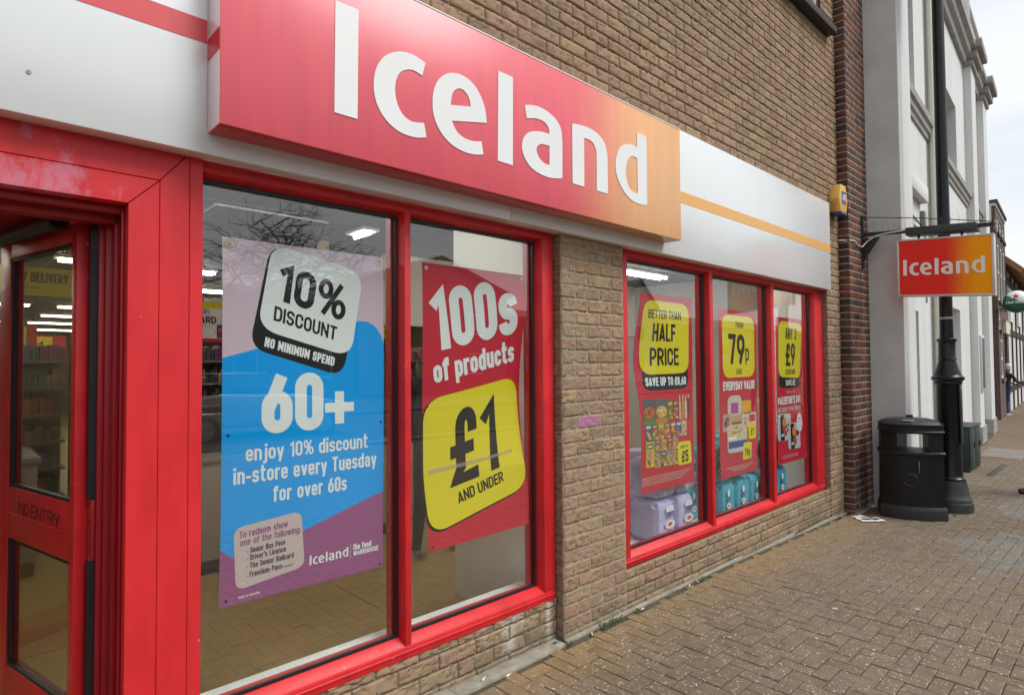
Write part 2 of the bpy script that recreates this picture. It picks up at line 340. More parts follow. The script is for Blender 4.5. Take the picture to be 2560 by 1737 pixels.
def text2d(txt, bl, br, tl, off=0., dil=0., space=1.):
    """lettering laid in the plane: bl/br = baseline ends, tl = cap height above bl; returns one list of (points, faces) per stroke"""
    bl, br, tl = np.array(bl, float), np.array(br, float), np.array(tl, float)
    W, H = np.linalg.norm(br-bl), np.linalg.norm(tl-bl); ex, ey = (br-bl)/W, (tl-bl)/H
    t = H*(.095+dil*.85+max(0, off)); gap = .075*H*space; sp = .24*H
    ink_n = sum(1 for c in txt if c != ' '); ws = sum(G[c][0] for c in txt if c != ' ')
    rest = lambda t: ink_n*t+gap*(len(txt)-1)+sp*txt.count(' ')
    while ws > 0 and (W-rest(t))/ws < t*1.42 and t > H*.03:
        if gap > .05*H: gap *= .93; sp *= .97
        else: t *= .97; gap *= .985; sp *= .97
    k = max(.01*H, (W-rest(t))/max(ws, .3)) if ws else 0
    res = []; x = 0.
    def Y(y):
        if abs(y) < 1e-6: return t/2
        if y in (1, .75): return y*H-t/2
        if y == -.25: return y*H+t/2
        return y*H
    T_ = t
    for ch in txt:
        if ch == ' ': x += sp+gap; continue
        w_, paths = G[ch]; cw = w_*k; t = T_*.74 if ch == '%' else T_; cw += T_-t
        for pth in paths:
            if pth[0] == 'dot':
                cx, cy = x+t/2+pth[1][0]*cw, Y(pth[1][1]); h_ = t*.54; V = [(cx-h_, cy-h_), (cx+h_, cy-h_), (cx+h_, cy+h_), (cx-h_, cy+h_)]; Fc = [(0, 1, 2, 3)]
            else:
                closed = pth[-1] == 'z'; pp = [(x+t/2+q[0]*cw, Y(q[1]))+tuple(q[2:]) for q in pth if q != 'z']
                q_ = fillet(pp, closed, max(cw*.5, t*.55))
                if not closed:                     # square ends reach the outer edge of the letter
                    for e0, e1 in ((0, 1), (-1, -2)):
                        d_ = Vector(q_[e0])-Vector(q_[e1]); d_.normalize(); ext = t/2*(.62 if abs(d_.x) > .05 and abs(d_.y) > .05 else 1)
                        q_[e0] = (q_[e0][0]+d_.x*ext, q_[e0][1]+d_.y*ext)
                V, Fc = stroke_path(q_, closed, t)
            V = np.array(V); res.append((bl+V[:, :1]*ex+V[:, 1:]*ey, Fc))
        x += cw+t+gap; t = T_
    return res
def T3(x0, x1, z0, z1): return (x0, z0), (x1, z0), (x0, z1)

# Iceland wordmark: outlines measured on the sign, in metres (x from the left of the I, z from the baseline)
def wordmark():
    def C1(p): return (820+p[0]*.25368, p[1]*.25368)
    def C2(p): return (1220+p[0]*.2536, 150+p[1]*.2536)
    def P(px, Y=2.09):
        f = 1506.3; d = F + RV*((px[0]-1280)/f) + UV*((868.5-px[1])/f); t = Y/d.y
        return (d.x*t, d.z*t+1.5)
    c = 'c'
    L = [
     (C1, [[(70, 8, c), (298, 102, c), (287, 1177, c), (60, 1110, c)]]),
     (C1, [[(957, 625, c), (880, 570), (800, 530), (700, 513), (610, 530), (540, 572), (490, 640), (460, 720), (447, 830), (455, 930), (480, 1030), (530, 1130), (600, 1220), (690, 1295), (790, 1340), (880, 1360), (967, 1357, c), (942, 1213, c), (890, 1213), (820, 1200), (760, 1160), (710, 1095), (675, 1010), (658, 910), (662, 820), (685, 750), (725, 707), (790, 690), (850, 703), (925, 750, c)]]),
     (C1, [[(1558, 1215, c), (1555, 1150), (1540, 1060), (1505, 960), (1450, 860), (1380, 785), (1300, 738), (1230, 723), (1160, 733), (1100, 775), (1055, 845), (1032, 930), (1027, 1030), (1035, 1120), (1065, 1220), (1115, 1315), (1185, 1400), (1270, 1465), (1370, 1510), (1450, 1526), (1528, 1526, c), (1508, 1395, c), (1460, 1397), (1390, 1385), (1320, 1350), (1260, 1290), (1215, 1193, c)],
           [(1207, 1038, c), (1212, 970), (1230, 910), (1275, 877), (1320, 885), (1365, 930), (1392, 990), (1404, 1055, c)]]),
     (C2, [[(97, 110, c), (241, 173, c), (241, 1042, c), (93, 995, c)]]),
     (C2, [[(360, 449, c), (420, 447), (500, 465), (580, 510), (650, 570), (700, 645), (722, 720), (729, 820, c), (729, 1167, c), (670, 1170), (590, 1158), (500, 1120), (420, 1060), (365, 980), (337, 900), (332, 840), (345, 780), (380, 730), (430, 708), (490, 706), (550, 717), (603, 733, c), (598, 690), (580, 648), (545, 610), (490, 585), (440, 577), (378, 577, c)],
           [(603, 850, c), (603, 1037, c), (560, 1025), (515, 985), (485, 935), (474, 885), (485, 850), (520, 832), (560, 838)]]),
     (C2, [[(826, 630, c), (890, 640), (960, 660), (1040, 700), (1110, 765), (1150, 835), (1170, 920), (1175, 1000, c), (1178, 1322, c), (1070, 1290, c), (1067, 940, c), (1060, 890), (1040, 835), (1005, 795), (943, 770, c), (946, 1252, c), (831, 1218, c)]]),
     (C2, [[(1466, 718, c), (1557, 760, c), (1565, 1432, c), (1510, 1428), (1430, 1395), (1360, 1330), (1305, 1240), (1270, 1150), (1255, 1060), (1260, 970), (1285, 890), (1325, 845), (1375, 833), (1420, 840), (1466, 868, c)],
           [(1468, 973, c), (1475, 1318, c), (1430, 1305), (1390, 1260), (1365, 1190), (1355, 1110), (1362, 1030), (1385, 970), (1420, 950)]])]
    out = []
    for fn, cts in L:
        cc = [[P(fn(q)) for q in contour(ct)] for ct in cts]
        out.append([[(x-1.064, z-2.456) for x, z in ct] for ct in cc])
    return [fill(ct) for ct in out]
WM = wordmark(); WM_W, WM_H = 3.127-1.064, 2.889-2.456

# ------------------------------------------------------------ noise + brickwork
def hash3(ix, iy, iz, seed=0):
    h = (ix*374761393+iy*668265263+iz*2147483647+seed*1274126177) & 0xffffffff
    h = ((h ^ (h >> 13))*1274126177) & 0xffffffff
    return ((h ^ (h >> 16)) & 0xffff)/65535.
def vnoise(x, y, z, seed=0):
    xi, yi, zi = np.floor(x).astype(np.int64), np.floor(y).astype(np.int64), np.floor(z).astype(np.int64)
    fx, fy, fz = x-xi, y-yi, z-zi
    fx, fy, fz = [t*t*(3-2*t) for t in (fx, fy, fz)]
    r = 0
    for a in (0, 1):
        for b in (0, 1):
            for c in (0, 1):
                r = r+hash3(xi+a, yi+b, zi+c, seed)*(fx if a else 1-fx)*(fy if b else 1-fy)*(fz if c else 1-fz)
    return r
def fbm(x, y, z, o=3, seed=0):
    s, a = 0, .5
    for i in range(o): s = s+a*vnoise(x, y, z, seed+i*7); x, y, z, a = x*2.03, y*2.03, z*2.03, a*.5
    return s/(1-.5**o)

class Brick:
    """rock-faced brickwork: every brick has its own uneven face and the joints are raked back"""
    def __init__(s): s.V = []; s.F = []; s.M = []; s.C = []; s.n = 0
    def wall(s, O, u, nrm, u0, u1, z0, z1, holes=(), nu=13, nz=6, amp=1., depth=.009, seed=0, pal=None, bond='stretcher', L=.225, h=.075, m=.010, phase=0., paint=None, mortar=(.30, .27, .22), vary=1.):
        rng = np.random.RandomState(seed+11); u = np.array(u, float); nrm = np.array(nrm, float); O = np.array(O, float)
        def W(U, Z, D): return O+U[..., None]*u+Z[..., None]*np.array([0, 0, 1.])+D[..., None]*nrm
        k0, k1 = int(math.floor(z0/h+1e-6)), int(math.ceil(z1/h-1e-6))
        for k in range(k0, k1):
            za, zb = max(k*h+m*.5, z0), min((k+1)*h-m*.5, z1)
            if zb-za < .01: continue
            off = phase+(L*.5 if k % 2 else 0)
            if bond == 'flemish': off = phase+(.17 if k % 2 else 0)
            a = u0-((u0-off) % L)
            edges = []
            while a < u1:
                if bond == 'flemish':
                    edges.append((a, a+.225)); edges.append((a+.225, a+.3375)); a += .3375
                else: edges.append((a, a+L)); a += L
            for (ea, eb) in edges:
                ua, ub = max(ea+m*.5, u0), min(eb-m*.5, u1)
                if ub-ua < .012: continue
                cu, cz = (ua+ub)/2, (za+zb)/2
                skip = False
                for (hx0, hx1, hz0, hz1) in holes:
                    if cz > hz0 and cz < hz1:
                        if ua >= hx0 and ub <= hx1: skip = True
                        elif ua < hx0 < ub: ub = hx0
                        elif ua < hx1 < ub: ua = hx1
                if skip or ub-ua < .012: continue
                e = .0026
                nn = max(3, int(nu*(ub-ua)/L))
                uu = np.concatenate([[ua, ua+e], np.linspace(ua+e, ub-e, nn)[1:-1], [ub-e, ub]])
                zz = np.concatenate([[za, za+e], np.linspace(za+e, zb-e, nz)[1:-1], [zb-e, zb]])
                U, Z = np.meshgrid(uu, zz)
                sd = seed*3.7+k*.31
                X3 = O[0]+U*u[0]; Y3 = O[1]+U*u[1]
                nA = fbm(U*34+sd*9, Z*60+k*7.3, U*0+cu*13, 3, seed)
                rid = 1-np.abs(2*fbm(U*17+cu*91, Z*40+k*3.1, U*0+k, 2, seed+5)-1)
                rid = np.clip((rid-.86)/.14, 0, 1)
                D = amp*((nA-.5)*.0055-.0085*rid)+rng.uniform(-.0022, .0022)*amp+(U-cu)*rng.uniform(-.012, .012)*amp
                D[0, :] = D[-1, :] = -depth; D[:, 0] = D[:, -1] = -depth
                # ragged arrises
                U[:, 1] += (fbm(Z[:, 1]*90, Z[:, 1]*0+cu*50, Z[:, 1]*0, 2)-.5)*.005*amp; Z[1, :] += (fbm(U[1, :]*60, U[1, :]*0+k*5, U[1, :]*0, 2)-.5)*.005*amp
                Z[-2, :] += (fbm(U[-2, :]*60, U[-2, :]*0+k*5+3, U[-2, :]*0, 2)-.5)*.005*amp
                P = W(U, Z, D).reshape(-1, 3)
                ny, nx = U.shape
                base = pal[rng.choice(len(pal))]*(1+vary*rng.uniform(-.09, .09))
                cl = np.repeat(base[None], nx*ny, 0)*(1+(nA.reshape(-1, 1)-.5)*.35)*(1-.42*rid.reshape(-1, 1))
                if paint: cl = paint(cl, P, cu, cz)
                idx = np.arange(nx*ny).reshape(ny, nx)+s.n
                fl = np.stack([idx[:-1, :-1], idx[:-1, 1:], idx[1:, 1:], idx[1:, :-1]], -1).reshape(-1, 4)
                s.V.append(P); s.F.append(fl); s.C.append(cl); s.M.append(np.zeros(len(fl), int)); s.n += nx*ny
        # raked mortar bed behind the faces, cut round the holes
        xs = sorted(set([u0, u1]+[min(max(t, u0), u1) for hh in holes for t in hh[:2]])); zs = sorted(set([z0, z1]+[min(max(t, z0), z1) for hh in holes for t in hh[2:]]))
        for i in range(len(xs)-1):
            for j in range(len(zs)-1):
                cx, cz = (xs[i]+xs[i+1])/2, (zs[j]+zs[j+1])/2
                if any(a < cx < b and c < cz < d for a, b, c, d in holes): continue
                P = W(np.array([xs[i], xs[i+1], xs[i+1], xs[i]]), np.array([zs[j], zs[j], zs[j+1], zs[j+1]]), np.full(4, -depth*.72))
                s.V.append(P); s.F.append(np.array([[0, 1, 2, 3]])+s.n); s.C.append(np.repeat(np.array(mortar)[None], 4, 0)); s.M.append(np.ones(1, int)); s.n += 4
        return s
    def build(s, name, mats, parent=None):
        V = np.concatenate(s.V); Fc = np.concatenate(s.F); C = np.concatenate(s.C); M = np.concatenate(s.M)
        me = bpy.data.meshes.new(name); nf = len(Fc)
        me.vertices.add(len(V)); me.vertices.foreach_set('co', V.astype(np.float32).ravel())
        me.loops.add(nf*4); me.loops.foreach_set('vertex_index', Fc.astype(np.int32).ravel())
        me.polygons.add(nf); me.polygons.foreach_set('loop_start', np.arange(0, nf*4, 4, dtype=np.int32))
        me.polygons.foreach_set('material_index', M.astype(np.int32)); me.polygons.foreach_set('use_smooth', np.ones(nf, bool))
        at = me.attributes.new('tone', 'FLOAT_COLOR', 'POINT'); at.data.foreach_set('color', np.concatenate([np.clip(C, 0, 1), np.ones((len(C), 1))], 1).astype(np.float32).ravel())
        for m in mats: me.materials.append(m)
        me.update(calc_edges=True); me.validate()
        o = bpy.data.objects.new(name, me); COL.objects.link(o); setparent(o, parent)
        return o

# ============================================================ THE GROUND
def zg(x): return -.03 if x < 4.3 else (-.03-.026*(x-4.3) if x < 7 else -.10)
M_buff = mat('buff brick', (.3, .2, .12), .9, spec=.2, attr='tone', var=.13, vscale=19, bump=.32, bscale=170, speck=(44, .66, (.13, .088, .052)))
M_mort = mat('brick mortar', (.3, .27, .22), .95, spec=.1, attr='tone', var=.22, vscale=18, bump=.4, bscale=200)
M_pav = mat('clay and aggregate paver', (.2, .16, .12), .88, spec=.25, attr='tone', var=.16, vscale=11, bump=.35, bscale=230, speck=(80, .635, (.50, .43, .33)))
M_earth = mat('jointing sand', (.10, .085, .062), .95, spec=.1, var=.3, vscale=9)
M_asph = mat('worn asphalt', (.06, .06, .062), .9, spec=.3, var=.2, vscale=3, bump=.3, bscale=90)
M_conc = mat('concrete edging', (.30, .28, .23), .9, spec=.2, var=.28, vscale=14, bump=.4, bscale=110)
# one sheet to the horizon, following the fall of the street
mb = MB(); xs = [-400, -40, 4.3, 7, 60, 400]
for i in range(len(xs)-1):
    a, b = xs[i], xs[i+1]; za, zb = zg(a)-.009, zg(b)-.009
    mb.add([(a, -400, za), (b, -400, zb), (b, 400, zb), (a, 400, za)], [(0, 1, 2, 3)])
g = mb.build('ground', M_earth); g['kind'] = 'structure'
# block paving in herringbone, laid square to the shop
def paving():
    PW = .084; rng = np.random.RandomState(4); V = []; Fc = []; C = []; n = 0
    nx0, nx1, ny0, ny1 = -34, 480, -71, 43
    for i in range(nx0, nx1):
        for j in range(ny0, ny1):
            k = (i-j) % 4
            if k == 0: x0, x1, y0, y1 = i*PW, (i+2)*PW, j*PW, (j+1)*PW
            elif k == 3: x0, x1, y0, y1 = i*PW, (i+1)*PW, j*PW, (j+2)*PW
            else: continue
            xc, yc = (x0+x1)/2, (y0+y1)/2
            ylim = 2.26 if xc < 7 else (2.16 if xc < 7.62 else 1.84+.0612*(xc-7.65))
            if xc > 17.4: ylim = 3.6
            if y1 > ylim-.045 and xc < 17.4:
                if y0 > ylim-.09: continue
                y1 = ylim-.045
            if xc > 22 and (i*7+j*3) % 1: continue
            g_ = .0020; e = .0035; z = zg(xc)+rng.uniform(-.0022, .0022); tx, ty = rng.uniform(-.007, .007, 2)
            def q(ins, dz): return [(a, b, z+dz+(a-xc)*tx+(b-yc)*ty) for a, b in ((x0+ins, y0+ins), (x1-ins, y0+ins), (x1-ins, y1-ins), (x0+ins, y1-ins))]
            V += q(g_, -.011)+q(g_, -.0025)+q(g_+e, 0)
            for r in (0, 4):
                for t in range(4): Fc.append((n+r+t, n+r+(t+1) % 4, n+r+4+(t+1) % 4, n+r+4+t))
            Fc.append((n+8, n+9, n+10, n+11))
            base = np.array((.160, .123, .090))*(1+rng.uniform(-.045, .045))
            base = base*np.array((1, 1+rng.uniform(-.03, .03), 1+rng.uniform(-.06, .06)))
            base = base*(.84+.32*float(fbm(np.array(xc*.8), np.array(yc*.8), np.array(.5), 3, 21)))*(.90 if rng.rand() < .05 else 1)
            pn = vnoise(np.array(xc*1.3), np.array(yc*1.3), np.array(0.), 3)
            near = max(0, 1-(ylim-yc)/.55)*(.5+pn)          # ochre rust staining washed off the wall
            if xc < 7: base = base*(1-min(.75, near*.62))+np.array((.26, .17, .075))*min(.75, near*.7)
            if 5.6 < xc < 12 and -.3+.12*math.sin(xc*5) < yc < 1.15+.25*math.sin(xc*3.1)-.12*(xc > 6.3): # relaid grey blocks
                if rng.rand() < .86: base = np.array((.158, .144, .124))*(1+rng.uniform(-.08, .12))
            if xc > 12: base = base*np.array((1.08, .98, .9))
            C += [base*.9]*8+[base]*4; n += 12
    me = bpy.data.meshes.new('pavement'); me.from_pydata(V, [], Fc)
    at = me.attributes.new('tone', 'FLOAT_COLOR', 'POINT'); at.data.foreach_set('color', np.concatenate([np.array(C), np.ones((len(C), 1))], 1).astype(np.float32).ravel())
    me.materials.append(M_pav); me.update()
    o = bpy.data.objects.new('pavement', me); COL.objects.link(o); o['kind'] = 'structure'
paving()
mb = MB()      # kerb and carriageway behind the camera
mb.box(-60, 42, -6.16, -6.02, -.22, -.035); o = mb.build('kerb', M_conc, bevel=.012); o['kind'] = 'structure'
mb = MB(); mb.add([(-60, -13, -.14), (60, -13, -.14), (60, -6.16, -.14), (-60, -6.16, -.14)], [(0, 1, 2, 3)])
mb.add([(-60, -40, -.05), (60, -40, -.05), (60, -13, -.05), (-60, -13, -.05)], [(0, 1, 2, 3)]); mb.add([(-60, -13, -.14), (60, -13, -.14), (60, -13, -.05), (-60, -13, -.05)], [(0, 1, 2, 3)])
o = mb.build('road', M_asph); o['kind'] = 'structure'
# concrete channel along the foot of the wall
mb = MB()
rng = random.Random(2)
def strip(xa, xb, y0, y1, top):
    x = xa
    while x < xb-.02:
        x2 = min(xb, x+.9+rng.random()*.2); z = zg((x+x2)/2)
        mb.box(x, x2-.006, y0, y1, z-.05, z+top+rng.uniform(-.004, .004)); x = x2
strip(.66, 2.50, 2.222, 2.31, .012); strip(2.52, 7.0, 2.236, 2.262, .006); strip(7.0, 7.62, 2.12, 2.162, .005)
o = mb.build('concrete_edging', M_conc, bevel=.006); o['kind'] = 'structure'

# ============================================================ THE BRICK SHOP
shop = empty('shop_building', (3.2, 2.4, 0), 'buff brick shop building with bright red window and door frames and dark end pier', 'building')
PAL_B = [np.array(c) for c in ((.33, .230, .146), (.31, .213, .135), (.345, .243, .154), (.325, .214, .141), (.30, .206, .138), (.33, .220, .149))]
PAL_D = [np.array(c) for c in ((.13, .055, .04), (.10, .05, .042), (.17, .06, .04), (.085, .055, .05), (.15, .07, .05), (.20, .075, .045), (.115, .06, .05))]
def soil(cl, P, cu, cz):
    n_ = fbm(P[:, 0]*7, P[:, 1]*7, P[:, 2]*7, 3, 3)[:, None]
    g_ = np.clip((.16-P[:, 2:3])/.2, 0, 1)*np.clip((n_-.32)*2.2, 0, 1)
    return cl*(1-g_*.75)+np.array((.12, .125, .085))*g_*.75
def plinth_paint(cl, P, cu, cz):
    cl = cl*1.0
    cl = soil(cl, P, cu, cz)
    x, z = P[:, 0], P[:, 2]       # lime runs under the window frame
    n_ = fbm(x*30, x*0, z*9, 3, 9)
    k = np.zeros_like(x)
    for xc, wd, zb in ((2.16, .05, -.02), (1.985, .016, .085), (2.24, .02, .07), (2.455, .02, -.05)):
        k = np.maximum(k, np.clip(1.3-np.abs(x-xc+.02*(n_-.5))/wd, 0, 1)*np.clip((z-zb)/.06, 0, 1)*np.clip((n_-.28)*3, 0, 1))
    k = k[:, None]*.5
    return cl*(1-k)+np.array((.62, .60, .55))*k
def pillar_paint(cl, P, cu, cz):
    cl = soil(cl, P, cu, cz)
    if 2.6 < P[:, 0].mean() < 2.83 and 1.16 < cz < 1.235 and abs(P[:, 1].mean()-2.26) < .02:
        n_ = fbm(P[:, 0]*40, P[:, 2]*40, P[:, 2]*0, 2, 5)[:, None]; k = np.clip(.75+(n_-.5)*.9, .3, .95)
        cl = cl*(1-k)+np.array((.42, .17, .33))*k
    return cl
X, NY = (1, 0, 0), (0, -1, 0)
def wall_weather(cl, P, cu, cz):
    x, z = P[:, 0], P[:, 2]        # broad patches and rain streaks below the sill
    big = fbm(x*.9, x*0, z*.7, 3, 41)[:, None]; st = fbm(x*9, x*0, z*.7, 3, 43)[:, None]
    k = np.clip((z-3.6)/1.3, 0, 1)[:, None]*np.clip((x-4.0)/.8, 0, 1)[:, None]*np.clip((st-.46)*3, 0, 1)
    return cl*(.86+.28*big)*(1-.28*k)*np.array((1, .995, .98))
B = Brick(); B.wall((0, 2.26, 0), X, NY, -1.2, 7.0, 3.0, 6.35, holes=[(4.45, 6.62, 5.02, 6.25)], seed=1, pal=PAL_B, amp=.85, m=.0075, mortar=(.20, .175, .135), phase=.06, depth=.010, paint=wall_weather)
B.build('upper_wall', [M_buff, M_mort], shop)
B = Brick(); B.wall((0, 2.26, 0), X, NY, 2.522, 3.108, -.12, 2.26, seed=2, pal=PAL_B, nu=22, nz=9, amp=.8, m=.008, depth=.006, mortar=(.33, .28, .205), phase=.06, paint=pillar_paint)
B.wall((2.522, 2.26, 0), (0, 1, 0), (-1, 0, 0), .0, .14, -.12, 2.26, seed=3, pal=[p*.86 for p in PAL_B], nu=22, nz=9, mortar=(.3, .26, .2), paint=soil)  # return bricks darkened in the palette to stand for side shade
B.build('brick_pillar', [M_buff, M_mort], shop)
B = Brick(); B.wall((0, 2.26, 0), X, NY, 6.615, 7.0, -.2, 2.26, seed=4, pal=PAL_B, nu=12, nz=6, phase=.06, paint=soil, mortar=(.33, .29, .22))
B.wall((6.615, 2.26, 0), (0, 1, 0), (-1, 0, 0), 0, .14, -.2, 2.26, seed=14, pal=[p*.86 for p in PAL_B], nu=12, nz=6, paint=soil)  # palette lowered here too, painting shade on the side face
B.wall((0, 2.26, 0), X, NY, 6.63, 7.0, 2.26, 3.0, seed=24, pal=PAL_B, nu=12, nz=6, phase=.06, mortar=(.3, .26, .2))
B.build('brick_pillar', [M_buff, M_mort], shop)
B = Brick(); B.wall((0, 2.312, 0), X, NY, .64, 2.522, -.12, .195, seed=5, pal=PAL_B, nu=22, nz=9, phase=.02, paint=plinth_paint, mortar=(.20, .175, .13), amp=.9, m=.008)
B.build('plinth_wall', [M_buff, M_mort], shop)
B = Brick(); B.wall((0, 2.268, 0), X, NY, 3.108, 6.615, -.2, .205, seed=6, pal=PAL_B, nu=16, nz=7, phase=.06, paint=soil, mortar=(.20, .175, .13), amp=.9, m=.008)
B.build('plinth_wall', [M_buff, M_mort], shop)
M_dbr = mat('dark red brick', (.15, .07, .05), .8, spec=.3, attr='tone', var=.14, vscale=30, bump=.3, bscale=160)
B = Brick(); B.wall((0, 2.16, 0), X, NY, 7.0, 7.63, -.2, 6.35, seed=7, pal=PAL_D, nu=6, nz=4, amp=.25, depth=.004, bond='flemish', L=.3375, mortar=(.42, .36, .29), paint=lambda c, P, a, b: soil(c, P, a, b), vary=1.6)
B.wall((7.0, 2.16, 0), (0, 1, 0), (-1, 0, 0), 0, .11, -.2, 6.35, seed=8, pal=[p*.8 for p in PAL_D], nu=5, nz=4, amp=.25, depth=.004, mortar=(.34, .29, .23), paint=soil, vary=1.6)  # pier return bricks and mortar darkened, side shade put into the colour
B.build('dark_brick_pier', [M_dbr, M_mort], shop)
# solid core behind the facing and the plain storey above
M_core = mat('inner blockwork', (.30, .21, .13), .9, var=.1)
mb = MB()
mb.box(-1.6, 7.6, 2.29, 2.5, 6.30, 9.0); mb.box(-1.6, 4.45, 2.29, 2.45, 2.62, 6.30); mb.box(6.62, 7.6, 2.29, 2.45, 2.62, 6.30); mb.box(4.45, 6.62, 2.29, 2.45, 2.62, 5.02)
mb.box(-1.6, 7.6, 2.45, 25, 8.7, 9.0); mb.box(2.535, 3.095, 2.30, 2.44, -.2, 2.62); mb.box(6.63, 7.6, 2.30, 2.44, -.2, 2.62); mb.box(.66, 2.52, 2.325, 2.42, -.2, .18); mb.box(3.108, 6.615, 2.30, 2.42, -.2, .19)
mb.build('core_wall', M_core, shop)
# upper window
M_sill = mat('dark tile sill', (.035, .026, .022), .6, var=.25, vscale=12)
M_wfr = mat('white window frame', (.62, .63, .62), .4, var=.08)
M_glass = glass_mat('shop glass'); M_clear = clear_mat('clear glass edge')
def pane(x0, x1, y, z0, z1, parent, name='pane', th=.006):
    mb = MB(); mb.add([(x0, y, z0), (x1, y, z0), (x1, y, z1), (x0, y, z1)], [(0, 1, 2, 3)], 0)
    mb.add([(x0, y+th, z0), (x1, y+th, z0), (x1, y+th, z1), (x0, y+th, z1)], [(3, 2, 1, 0)], 1)
    mb.add([(x0, y, z0), (x1, y, z0), (x1, y, z1), (x0, y, z1), (x0, y+th, z0), (x1, y+th, z0), (x1, y+th, z1), (x0, y+th, z1)], [(0, 4, 5, 1), (1, 5, 6, 2), (2, 6, 7, 3), (3, 7, 4, 0)], 1)
    return mb.build(name, [M_glass, M_clear], parent)
mb = MB(); mb.box(4.45, 6.62, 2.30, 2.36, 5.03, 5.09); mb.box(4.45, 6.62, 2.30, 2.36, 6.18, 6.25)
for xm in (4.45, 5.15, 5.86, 6.56): mb.box(xm, xm+.06, 2.302, 2.358, 5.09, 6.18)
uw = mb.build('upper_window', M_wfr, shop, bevel=.005); pane(4.5, 6.57, 2.335, 5.08, 6.2, uw)
mb = MB(); mb.box(4.3, 6.80, 2.165, 2.30, 4.945, 5.02); mb.build('window_sill', M_sill, uw, bevel=.008)
mb = MB(); mb.box(4.4, 6.6, 2.75, 2.8, 4.9, 6.4); mb.build('blind', mat('grey blind', (.25, .27, .28), .9), uw)

# shop windows
RED = (.60, .020, .026)
M_red = mat('red frame paint', RED, .46, spec=.4, var=.17, vscale=9, bump=.12, bscale=30, stretch=(1, 1, .6), speck=(70, .735, (.62, .30, .30)))
M_redw = mat('weathered red frame paint', (.64, .03, .035), .42, var=.16, vscale=5, stretch=(1, 1, .4))
M_gask = mat('black rubber gasket', (.012, .012, .015), .5)
M_sillw = mat('white laminate board', (.74, .79, .78), .4, var=.05, vscale=4)
def shop_window(x0, x1, z0, z1, bars, yf=2.31, left=True):
    """frame of flat members with glazing bars; y from the front face back"""
    yg = 2.372; mb = MB()
    zb, zt = z0+.058, z1-.045
    # bottom rail: flat front and a sloped glazing bead
    mb.prism([(yf, z0), (yf, zb-.012), (yf+.006, zb), (yg-.016, zb+.028), (yg-.004, zb+.028), (yg+.05, zb+.028), (yg+.05, z0)], x0, x1, axis='x')
    mb.prism([(yf, z0+.022), (yf-.004, z0+.025), (yf-.004, z0+.034), (yf, z0+.037)], x0+.01, x1-.01, axis='x')
    mb.prism([(yf, z1), (yf, zt), (yg-.018, zt-.012), (yg+.05, zt-.012), (yg+.05, z1)], x0, x1, axis='x')
    for a, b, c, d in bars:      # front from a to b, tapering out to c..d at the glass
        mb.prism([(a, yf), (b, yf), (d, yg-.012), (d, yg+.05), (c, yg+.05), (c, yg-.012)], zb, zt, axis='z')
    o = mb.build('window_frame', M_red, shop, bevel=.0025)
    gl = []
    for i in range(len(bars)-1):
        xa, xb = bars[i][3], bars[i+1][2]
        gl.append(pane(xa-.004, xb+.004, yg, zb+.02, zt-.005, o))
    mb = MB()
    for i in range(len(bars)-1):
        xa, xb = bars[i][3], bars[i+1][2]; za, zc = zb+.028, zt-.012
        for q in ((xa, xb, za, za+.014), (xa, xb, zc-.014, zc), (xa, xa+.010, za+.014, zc-.014), (xb-.012, xb, za+.014, zc-.014)):
            mb.box(q[0], q[1], yg-.016, yg-.002, q[2], q[3])
    mb.build('gasket', M_gask, o)
    for i in range(len(bars)-1):     # inner half of the frame, behind the glass
        for xa, xb in ((bars[i][3]-.002, bars[i][3]+.03), (bars[i+1][2]-.022, bars[i+1][2]+.002)):
            mb = MB(); mb.box(xa, xb, yg+.008, yg+.05, zb+.02, zt-.01); mb.build('inner_bead', mat('red frame paint inside', (.42, .012, .018), .4), o)
    return o
w1 = shop_window(.60, 2.512, .19, 2.242, [(.60, .655, .60, .663), (1.521, 1.553, 1.513, 1.561), (2.425, 2.512, 2.405, 2.512)])
mb = MB(); mb.box(.66, 2.45, 2.378, 2.515, .22, .258); mb.build('window_board', M_sillw, w1, bevel=.006)
w2 = shop_window(3.10, 6.612, .20, 2.242, [(3.10, 3.222, 3.10, 3.232), (4.287, 4.336, 4.279, 4.344), (5.386, 5.441, 5.378, 5.449), (6.40, 6.612, 6.385, 6.612)])
mb = MB(); mb.box(3.1, 6.6, 2.425, 3.25, .16, .205); mb.build('window_board', M_sillw, w2, bevel=.006)

# door surround: flat mitred panels, stepping back into the opening
M_bloom = bloom_red('chalked red door surround', (.64, .024, .030), (.58, .22, .31), 2.03, .36)
mb = MB()
yd = 2.29
def groove_panel(x0, x1, z0, z1): mb.box(x0, x1, yd, 2.48, z0, z1)
mb.prism([(.439, -.05), (.5295, -.05), (.5295, 2.1295), (.439, 2.037)], yd, 2.48)
mb.prism([(.531, -.05), (.6224, -.05), (.6224, 2.245), (.531, 2.132)], yd, 2.48)
mb.prism([(.6238, -.05), (.666, -.05), (.666, 2.245), (.6238, 2.245)], yd, 2.36)
mb.prism([(-1.4, 2.037), (.4382, 2.0378), (.5285, 2.1307), (-1.4, 2.1307)], yd, 2.48)
mb.prism([(-1.4, 2.1325), (.5302, 2.1325), (.621, 2.2465), (-1.4, 2.2465)], yd, 2.48)
mb.box(-1.4, -1.25, yd, 2.48, -.05, 2.037)
ds = mb.build('door_surround', M_bloom, shop, bevel=.0018, seg=1)
mb = MB()
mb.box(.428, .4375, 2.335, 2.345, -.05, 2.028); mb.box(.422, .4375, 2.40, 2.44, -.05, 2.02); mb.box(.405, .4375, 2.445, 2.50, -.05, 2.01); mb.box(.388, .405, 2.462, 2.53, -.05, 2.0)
mb.box(-1.25, .4375, 2.345, 2.375, 2.01, 2.036); mb.box(-1.25, .43, 2.40, 2.46, 1.985, 2.0355)
